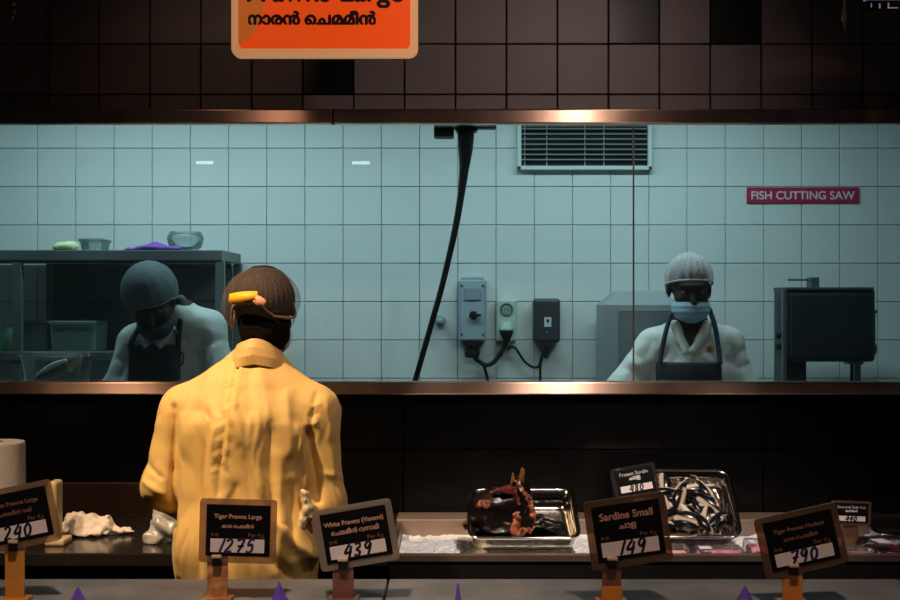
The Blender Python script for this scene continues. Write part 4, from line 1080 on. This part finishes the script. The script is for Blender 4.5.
# coat
def coat_sdf(J, h, hem, flat=1.36, rt=.128, sleeve=(.070, .062, .056), sh=.064, ub=.055):
    pts = [J[k] for k in ('hip', 'chest', 'neck', 'shL', 'shR', 'elL', 'elR', 'wrL', 'wrR')]
    lo = np.array([min(p[i] for p in pts) for i in range(3)])-.24; hi = np.array([max(p[i] for p in pts) for i in range(3)])+.24; lo[2] = hem-.04
    s = SDF(lo, hi, h)
    hip, chest, neck = J['hip'], J['chest'], J['neck']
    low = V3(hip.x, hip.y, hem-.1)
    s.cap(low, hip, rt*1.06, rt*.98, .04, (flat, 1, 1)); s.cap(hip, chest, rt*.98, rt, .05, (flat, 1, 1))
    up = chest+(neck-chest)*.45
    s.cap(chest, up, rt, rt*.72, .05, (flat*.95, 1, 1)); s.cap(up, neck-V3(0, 0, .05), rt*.62, .054, .05, (1.12, 1, 1))
    for S in ('L', 'R'):
        s.cap(neck-V3(0, 0, .045), J['sh'+S], .062, sh*.96, .05); s.cap(up, J['sh'+S], ub, sh*.92, .05)
        s.cap(J['sh'+S], J['el'+S], sleeve[0], sleeve[1], .03); s.cap(J['el'+S], J['wr'+S], sleeve[1], sleeve[2], .03)
    s.cut(lambda x, y, z: hem-z)
    for S in ('L', 'R'):
        w_ = J['wr'+S]; d_ = (J['wr'+S]-J['el'+S]).normalized()
        s.cut(lambda x, y, z: np.where((x-w_.x)**2+(y-w_.y)**2+(z-w_.z)**2 < .02, (x-w_.x)*d_.x+(y-w_.y)*d_.y+(z-w_.z)*d_.z, -1.))
    return s
M_coat = mat('lamp tinted coat cloth', (.82, .55, .19), .58, var=.04, vscale=5, bump=.05, bscale=420, sheen=.15, spec=.35)  # warm lamp tint is mixed into this base colour; the cloth itself is whitish
s = coat_sdf(J, .0050, .80, flat=1.42, rt=.132)
V, F = s.net(); V = smooth_net(V, F, 2, .5); N = normals(V, F)
fx = lambda L, ws=.62: [(X(a), Z(b), X(c), Z(d), w*.00276*ws, m*.0016) for a, b, c, d, w, m in L]
folds = fx([(212, 410, 208, 578, 6, -10), (222, 425, 218, 578, 6, 8), (240, 405, 270, 487, 6, 8), (254, 445, 262, 520, 6, -6), (276, 420, 280, 508, 7, -10),
            (289, 392, 295, 450, 6, 6), (312, 428, 321, 496, 3.6, -15), (301, 425, 309, 480, 5, 8), (177, 405, 180, 522, 4, -13), (191, 415, 189, 565, 7, 7), (268, 500, 316, 550, 6, 13),
            (257, 520, 300, 570, 6, -10), (243, 480, 236, 578, 8, -9), (229, 490, 226, 578, 6, 6), (214, 365, 204, 402, 7, 4), (262, 368, 277, 420, 7, 4), (225, 372, 221, 410, 5, -3), (252, 372, 256, 408, 5, -3),
            (150, 462, 168, 474, 3, -4), (148, 478, 170, 490, 3, 4), (152, 496, 172, 503, 3, -4), (160, 420, 152, 455, 4, 4), (327, 398, 336, 470, 4, 4), (334, 440, 343, 478, 4, -4), (325, 470, 342, 476, 3, 3), (285, 450, 287, 560, 6, 6), (296, 480, 300, 545, 5, -7),
            (318, 392, 313, 425, 2.5, -4), (314, 405, 322, 402, 2, 3), (312, 414, 321, 411, 2, -3), (311, 423, 319, 420, 2, 3), (195, 380, 186, 404, 5, 3)], 1.)
seam = fx([(240, 360, 237, 400, 2, -5), (237, 400, 229, 460, 2, -5), (229, 460, 226, 500, 2, -3), (243, 358, 240, 402, 2.5, 3.5), (240, 402, 233, 455, 2.5, 4)], 1.)
puck = []
for i in range(15):
    py = 362+i*7.2; px = np.interp(py, [360, 400, 460], [240, 237, 229]); puck.append((px-9, py+3+(i % 2)*2, px-1, py, 1.3, -1.3 if i % 2 else 1.1)); puck.append((px+1, py, px+8, py+4, 1.3, 1.0 if i % 2 else -1.1))
puck = fx(puck, 1.)
yoke = fx([(205, 352+8, 290, 352+8, 1.5, -1.5)])
back = lambda V, N: np.clip(.35-N[:, 1], 0, 1)*1.0
V = seg_fold(V, N, folds, back); N = normals(V, F); V = seg_fold(V, N, seam+puck+yoke, back)
def wrinkle(p):
    w = noise.noise(Vector((p[0]*9, p[1]*9, p[2]*7)))*.06
    a = noise.noise(Vector(((p[0]+w)*30, p[1]*20, p[2]*5+3)))
    b = noise.noise(Vector(((p[0]+w*1.5)*60, p[1]*40, p[2]*22)))
    return .004*(abs(a)*1.6-.35)+.0012*b
wt = np.clip((Z(372)-V[:, 2])/.10, .15, 1)
V = V+N*(wt*np.array([wrinkle(p) for p in V]))[:, None]
V = smooth_net(V, F, 1, .25)
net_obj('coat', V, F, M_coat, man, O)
VC = V
# collar
M_coll = mat('lamp tinted coat collar', (.82, .54, .20), .6, bump=.1, bscale=40)  # same lamp tint put into the collar colour
v, f = [], []; na = 48
cc = V3(X(256), 3.488, Z(354))
prof = [(.084, .080, -.026, 0), (.078, .084, .000, .002), (.070, .081, .022, .004), (.060, .076, .046, .008), (.054, .070, .047, .010), (.058, .07, .008, .008)]
for i in range(na):
    a = 2*PI*i/na; bk = (1-math.cos(a))/2  # back of the neck: a=pi -> -Y
    for rx, ry, dz, dy in prof:
        wig = .0012*math.sin(5*a+dz*60)
        yy_ = math.cos(a); drop = .020*(1-bk)
        pk = -.003*math.exp(-((a-PI)/.16)**2) if dz > .03 else 0
        v.append((cc.x+rx*math.sin(a)+wig, cc.y+ry*yy_+dy+wig, cc.z+dz*(.75+.25*bk)-drop-abs(math.sin(a))*.014+pk))
m_ = len(prof)
for i in range(na):
    for j in range(m_): f.append((i*m_+j, ((i+1) % na)*m_+j, ((i+1) % na)*m_+(j+1) % m_, i*m_+(j+1) % m_))
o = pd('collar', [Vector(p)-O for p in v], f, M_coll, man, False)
# plastic apron tie at the right hip
s = SDF((X(292), 3.2, Z(550)), (X(326), 3.6, Z(480)), .005)
yb_ = front_y(VC, X(308), Z(510))
for a, b, c, d, r in ((309, 488, 313, 505, .013), (311, 505, 304, 525, .014), (304, 525, 301, 540, .009), (313, 500, 318, 512, .009)):
    s.cap(V3(X(a), yb_+.01, Z(b)), V3(X(c), yb_+.012, Z(d)), r, r*.9, .01)
V, F = s.net(); N = normals(V, F); V = V+N*np.array([.006*noise.noise(Vector(p*70)) for p in V])[:, None]
net_obj('apron_tie', V, F, mat('cream plastic', (.78, .66, .45), .35, bump=.3, bscale=80), man, O)
# hair net and its yellow band
C = V3(X(258), 3.520, Z(308)); r = (.1135, .126, .116)
erim = piecewise([(-180, 8), (-120, -8), (-95, -30), (-78, -34), (-58, -24), (-46, 2), (-34, 7), (6, 7), (16, -3), (30, -12), (60, -15), (85, -14), (120, -4), (180, 8)])
v, f, rim = cap_mesh(C, r, erim, 150, 24, .013, 43, tuck=.16)
M_net = net_mat('brown hair net', (.21, .16, .145), .5, 150, .20)
o = pd('hair_net', [p-O for p in v], f, M_net, man, True)
bm = tube(bmesh.new(), [C+(p-C)*1.0-O for p in rim]+[rim[0]-O], .004, 6, False); obj('net_elastic', bm, mat('net elastic', (.26, .17, .13), .8), o, True)
def band(a0, a1, e0, e1, w, m, name):
    pts = []
    for i in range(13):
        t = i/12; a = math.radians(a0+(a1-a0)*t); e = math.radians(e0+(e1-e0)*t)
        pts.append(C-O+V3(r[0]*1.025*math.cos(e)*math.sin(a), -r[1]*1.025*math.cos(e)*math.cos(a), r[2]*1.025*math.sin(e)))
    R = []; bm = bmesh.new()
    for i, p in enumerate(pts):
        n = (p-(C-O)).normalized(); t = (pts[min(i+1, 12)]-pts[max(i-1, 0)]).normalized(); u = n.cross(t)
        ww = w*(.8+.2*math.sin(PI*i/12))
        R.append([bm.verts.new(p+u*ww/2*a_+n*b_*.001) for a_, b_ in ((-1, -1), (1, -1), (1, 1), (-1, 1))])
    for a_, b_ in zip(R, R[1:]):
        for j in range(4): bm.faces.new((a_[j], a_[(j+1) % 4], b_[(j+1) % 4], b_[j]))
    bm.faces.new(R[0]); bm.faces.new(R[-1]); return obj(name, bm, m, man, True)
band(-42, 4, 13, 17, .029, mat('orange yellow band', (.95, .48, .02), .5), 'head_band')
band(0, 13, 13, 5, .026, mat('pink band end', (.85, .42, .26), .5), 'band_end')
# face mask sliver
s = SDF(Hm.translation-V3(.14, .14, .2), Hm.translation+V3(.14, .2, .1), .006)
s.ell(Hm @ V3(0, .046, -.055), (.060, .072, .062), .0, q)
Hi = np.array(Hm.inverted())
s.cut(lambda x, y, z: .012-(Hi[1, 0]*x+Hi[1, 1]*y+Hi[1, 2]*z+Hi[1, 3]))
V, F = s.net(); net_obj('face_mask', V, F, mat('white mask', (.6, .6, .6), .7), man, O)
for sx in (-1, 1):
    pts = [Hm @ V3(sx*.070, .03, -.04), Hm @ V3(sx*.084, .0, -.02), Hm @ V3(sx*.086, -.028, -.0)]
    obj('mask_strap', ribbon([p-O for p in pts], .004, .0015, V3(0, 0, 1)), mat('white mask', (.6, .6, .6), .7), man)

# ---------- masked worker on the right, facing us
Y0 = 5.12
X = lambda px: kx(px, Y0); Z = lambda py: kz(py, Y0)
O = V3(X(690), 5.12, 0)
wk = empty('person', O, 'worker in white coat, navy apron, blue mask and white hair net behind the glass', 'person')
J = dict(hip=V3(X(692), 5.16, .93), chest=V3(X(691), 5.14, 1.30), neck=V3(X(689), 5.13, Z(319)),
         shL=V3(X(654), 5.13, Z(346)), shR=V3(X(727), 5.13, Z(344)), elL=V3(X(620), 5.08, Z(388)), elR=V3(X(744), 5.09, Z(395)),
         wrL=V3(X(628), 4.86, 1.02), wrR=V3(X(722), 4.86, 1.02), hdL=V3(.3, -1, -.35), hdR=V3(-.3, -1, -.35))
legs(J, X(692), 5.16, -1)
HK = 1.08
Hm = Matrix.Translation(V3(X(687.5), 5.09, Z(290))) @ Matrix.Rotation(PI, 4, 'Z') @ Matrix.Rotation(math.radians(-12), 4, 'X')
M_shirt = mat('striped dark shirt', (.10, .085, .09), .8, col2=(.03, .03, .035), vscale=14, stretch=(12, 1, .2))
body(wk, O, J, Hm, HK, [M_skin, M_shirt, M_trou, M_shoe, mat('white glove', (.6, .62, .62), .5)])
eyes(wk, O, Hm, HK)
M_wcoat = mat('white coat cloth', (.74, .74, .70), .7, var=.04, vscale=5, bump=.15, bscale=30)
s = coat_sdf(J, .0075, .72, flat=1.40, rt=.130, sleeve=(.064, .062, .056), sh=.060)
zv, zn = Z(352), Z(318); xv = X(685); yc = J['chest'].y
s.cut(lambda x, y, z: np.where(y < yc-.02, -(np.abs(x-xv-.02*(z-zv)/(zn-zv))-.052*np.clip((z-zv)/(zn-zv), -.2, 1.3)), -1.)*1.0)
V, F = s.net(); V = smooth_net(V, F, 1, .5); N = normals(V, F)
fx = lambda L: [(X(a), Z(b), X(c), Z(d), w*.0041, m*.0006) for a, b, c, d, w, m in L]
frontw = lambda V, N: np.clip(.35-N[:, 1], 0, 1)
V = seg_fold(V, N, fx([(640, 335, 622, 375, 4, 9), (650, 340, 634, 380, 4, -10), (655, 350, 645, 385, 3, 7), (727, 340, 735, 385, 4, -9), (738, 335, 742, 385, 4, 8), (722, 350, 718, 385, 4, 7), (664, 330, 660, 355, 4, 5),
                       (630, 352, 640, 358, 3, -7), (620, 366, 634, 372, 3, -7), (732, 352, 745, 348, 3, -6), (735, 368, 748, 362, 3, -7), (700, 335, 703, 360, 4, 4), (673, 335, 676, 358, 3, 4), (626, 360, 638, 365, 3, 6)]), frontw)
V = V+N*np.array([.004*noise.noise(Vector(p*24)) for p in V])[:, None]
net_obj('coat', V, F, M_wcoat, wk, O); VC = V
# lapels
fy = lambda x, z, off=-.006: V3(x, front_y(VC, x, z)+off, z)
for pts in ([(671, 322), (676, 336), (683, 352)], [(706, 322), (698, 338), (686, 352)]):
    obj('lapel', ribbon([fy(X(a), Z(b))-O for a, b in pts], .034, .006, V3(1, 0, .25 if pts[0][0] < 690 else -.25)), M_wcoat, wk, True)
# apron
s = coat_sdf(J, .0075, .60, flat=1.40, rt=.130, sleeve=(.064, .062, .056), sh=.060); s.d -= .014
zb0 = Z(361); xl, xr_ = X(653), X(716.5)
s.cut(lambda x, y, z: np.maximum.reduce([z-zb0, xl-x, x-xr_, y-(yc-.02), (yc-.172)-y]))
V, F = s.net(); V = smooth_net(V, F, 1, .4)
M_apr = mat('navy apron', (.006, .011, .028), .6, bump=.1, bscale=40)
net_obj('apron', V, F, M_apr, wk, O)
M_strap = mat('navy strap', (.018, .036, .085), .65)
for pts in ([(656, 363), (658, 350), (663, 330), (669, 312)], [(714, 363), (713.5, 345), (711, 325), (706.5, 308)]):
    obj('apron_strap', ribbon([fy(X(a), Z(b), -.017)-O for a, b in pts], .019, .004), M_strap, wk, True)
# emblem on the coat
p = fy(X(704.5), Z(348), -.010)
em = obj('emblem', lathe([(0, -.002), (.017, -.002), (.017, .003), (0, .003)], 16, axis='Y'), mat('yellow emblem', (.60, .42, .16), .6), wk); em.location = p-O
e2 = obj('emblem_mark', prism([(-.007, -.008), (.009, -.006), (.004, .004), (.007, .010), (-.006, .006)], -.004, -.002), mat('red emblem', (.35, .06, .04), .6), em)
# mask
qh = Hm.to_quaternion(); Hi = np.array(Hm.inverted())
s = SDF(Hm.translation-V3(.16, .2, .22), Hm.translation+V3(.16, .2, .12), .006)
s.ell(Hm @ (V3(0, .048, -.058)*HK), np.array((.072, .080, .056))*HK, 0, qh)
s.cut(lambda x, y, z: np.maximum(.02-(Hi[1, 0]*x+Hi[1, 1]*y+Hi[1, 2]*z+Hi[1, 3]), (Hi[2, 0]*x+Hi[2, 1]*y+Hi[2, 2]*z+Hi[2, 3])+.028))
V, F = s.net(); N = normals(V, F)
V = V+N*(.0018*np.sin((V[:, 2])*260))[:, None]
net_obj('face_mask', V, F, mat('blue surgical mask', (.34, .52, .68), .7), wk, O)
for sx in (-1, 1):
    pts = [Hm @ (V3(sx*.070, .035, -.045)*HK), Hm @ (V3(sx*.084, .0, -.015)*HK), Hm @ (V3(sx*.088, -.02, .02)*HK)]
    obj('mask_strap', ribbon([p-O for p in pts], .005, .0015, V3(0, 0, 1)), mat('mask strap', (.5, .55, .6), .7), wk)
# hair net
C = V3(X(687.5), 5.085, Z(282)); r = (.100, .128, .120)
v, f, rim = cap_mesh(C, r, piecewise([(-180, -25), (-90, -4), (-40, 2), (0, 3), (40, 2), (90, -4), (180, -25)]), 120, 18, .035, 15, tuck=.07)
hn = pd('hair_net', [p-O for p in v], f, net_mat('white hair net', (.62, .58, .60), .75, 60, .45), wk, True)
obj('net_elastic', tube(bmesh.new(), [p-O for p in rim]+[rim[0]-O], .0045, 6, False), mat('white elastic', (.45, .43, .45), .7), hn, True)
s = SDF(Hm.translation-V3(.15, .16, .05), Hm.translation+V3(.15, .16, .18), .007)
s.ell(Hm @ V3(0, -.025, .045), (.078, .085, .072), .0, qh)
s.cut(lambda x, y, z: Z(283)-z+.35*(-y+5.05)*0)
V, F = s.net(); net_obj('hair', V, F, M_hair, wk, O)

# ---------- worker on the left, head bent down
Y0 = 5.02
X = lambda px: kx(px, Y0); Z = lambda py: kz(py, Y0)
O = V3(X(165), 5.14, 0)
lw = empty('person', O, 'worker with bowed head in dark cap and apron behind the glass at left', 'person')
J = dict(hip=V3(X(165), 5.18, .93), chest=V3(X(166), 5.12, 1.28), neck=V3(X(176), 5.07, Z(306)),
         shL=V3(X(133), 5.07, Z(343)), shR=V3(X(206), 5.07, Z(328)), elL=V3(X(117), 5.02, Z(392)), elR=V3(X(222), 5.02, Z(392)),
         wrL=V3(X(142), 4.87, 1.00), wrR=V3(X(190), 4.87, 1.00), hdL=V3(.3, -1, -.4), hdR=V3(-.3, -1, -.4))
legs(J, X(165), 5.18, -1)
HK = 1.08
Hm = Matrix.Translation(V3(X(155), 4.97, Z(300))) @ Matrix.Rotation(PI, 4, 'Z') @ Matrix.Rotation(math.radians(8), 4, 'Y') @ Matrix.Rotation(math.radians(-40), 4, 'X')
body(lw, O, J, Hm, HK, [M_skin, mat('dark tee', (.03, .035, .04), .8), M_trou, M_shoe, M_glove])
eyes(lw, O, Hm, HK)
M_lcoat = mat('grey white coat cloth', (.46, .50, .49), .7, var=.05, vscale=5, bump=.15, bscale=30)
s = coat_sdf(J, .0075, .72, flat=1.40, rt=.130, sleeve=(.066, .064, .058), sh=.062)
V, F = s.net(); V = smooth_net(V, F, 1, .5); N = normals(V, F)
fx = lambda L: [(X(a), Z(b), X(c), Z(d), w*.004, m*.001) for a, b, c, d, w, m in L]
V = seg_fold(V, N, fx([(125, 335, 112, 378, 4, 8), (135, 345, 122, 380, 4, -9), (200, 335, 205, 380, 5, -9), (213, 330, 215, 375, 5, 8), (190, 330, 196, 378, 4, 6), (205, 345, 222, 340, 3, -6), (118, 358, 130, 362, 3, -6)]), frontw)
V = V+N*np.array([.004*noise.noise(Vector(p*22)) for p in V])[:, None]
net_obj('coat', V, F, M_lcoat, lw, O); VC = V
yc = J['chest'].y
s = coat_sdf(J, .0075, .60, flat=1.40, rt=.130, sleeve=(.066, .064, .058), sh=.062); s.d -= .014
zb0 = Z(344); xl, xr_ = X(131), X(182)
s.cut(lambda x, y, z: np.maximum.reduce([z-zb0, xl-x, x-xr_, y-(yc-.02), (yc-.172)-y]))
V, F = s.net(); V = smooth_net(V, F, 1, .4); M_apr2 = mat('black navy apron', (.008, .012, .022), .6)
net_obj('apron', V, F, M_apr2, lw, O)
fy = lambda x, z, off=-.018: V3(x, front_y(VC, x, z)+off, z)
for pts in ([(133, 348), (136, 338), (143, 325)], [(180, 348), (181, 335), (183, 318)]):
    obj('apron_strap', ribbon([fy(X(a), Z(b))-O for a, b in pts], .022, .004), M_apr2, lw, True)
for pts in ([(148, 330), (146, 340), (150, 346)], [(176, 326), (168, 338), (160, 346)]):
    obj('collar_flap', ribbon([fy(X(a), Z(b), -.016)-O for a, b in pts], .030, .006, V3(1, 0, -.2)), M_lcoat, lw, True)
obj('apron_tie', T(spline([p-O for p in (fy(X(180), Z(356)), fy(X(185), Z(352), -.025), fy(X(186), Z(362), -.03), fy(X(181), Z(366)))], 6), .004, 8), M_apr2, lw, True)
# cap
R3 = Matrix.Rotation(math.radians(32), 3, 'X') @ Matrix.Rotation(math.radians(-8), 3, 'Y')
C = Hm @ V3(0, -.008, .040); r = (.112, .126, .120)
v, f, rim = cap_mesh(C, r, piecewise([(-180, -30), (-90, -14), (0, -1), (60, -6), (90, -20), (120, -34), (180, -30)]), 96, 16, .008, 17, R3)
M_cap = mat('slate cap', (.055, .080, .090), .75, var=.12, vscale=10, bump=.15, bscale=40)
hn = pd('cap', [p-O for p in v], f, M_cap, lw, True)
obj('cap_band', tube(bmesh.new(), [p-O for p in rim]+[rim[0]-O], .0035, 6, False), mat('cap band', (.075, .105, .115), .8), hn, True)
# neck scarf side panel of the cap and lowered mask
s = SDF(Hm.translation-V3(.2, .2, .24), Hm.translation+V3(.2, .24, .12), .007)
s.cap(V3(X(180), 5.03, Z(300)), V3(X(183), 5.04, Z(318)), .022, .020, .02); s.cap(V3(X(183), 5.04, Z(318)), V3(X(178), 4.98, Z(332)), .020, .012, .02)
V, F = s.net(); net_obj('cap_flap', V, F, M_cap, lw, O)
qh = Hm.to_quaternion(); Hi = np.array(Hm.inverted())
s = SDF(Hm.translation-V3(.2, .24, .26), Hm.translation+V3(.2, .2, .12), .006)
s.ell(Hm @ (V3(0, .046, -.070)*HK), np.array((.070, .076, .058))*HK, 0, qh)
s.cut(lambda x, y, z: np.maximum(.02-(Hi[1, 0]*x+Hi[1, 1]*y+Hi[1, 2]*z+Hi[1, 3]), (Hi[2, 0]*x+Hi[2, 1]*y+Hi[2, 2]*z+Hi[2, 3])+.055))
V, F = s.net(); net_obj('face_mask', V, F, mat('dark mask', (.018, .024, .026), .8), lw, O)
# left worker's table
k2 = empty('prep_table', (-.9, 4.70, 0), 'steel prep table in front of the bowed worker', 'table')
KO = (-.9, 4.70, 0)
par('table_top', B2((-1.27, 4.57, .88), (-.5, 4.84, .91), .003), M_ksteel, k2, KO)
for x in (-1.25, -.54):
    for y in (4.60, 4.78): par('leg', B2((x, y, 0), (x+.035, y+.035, .88)), M_ksteel, k2, KO)
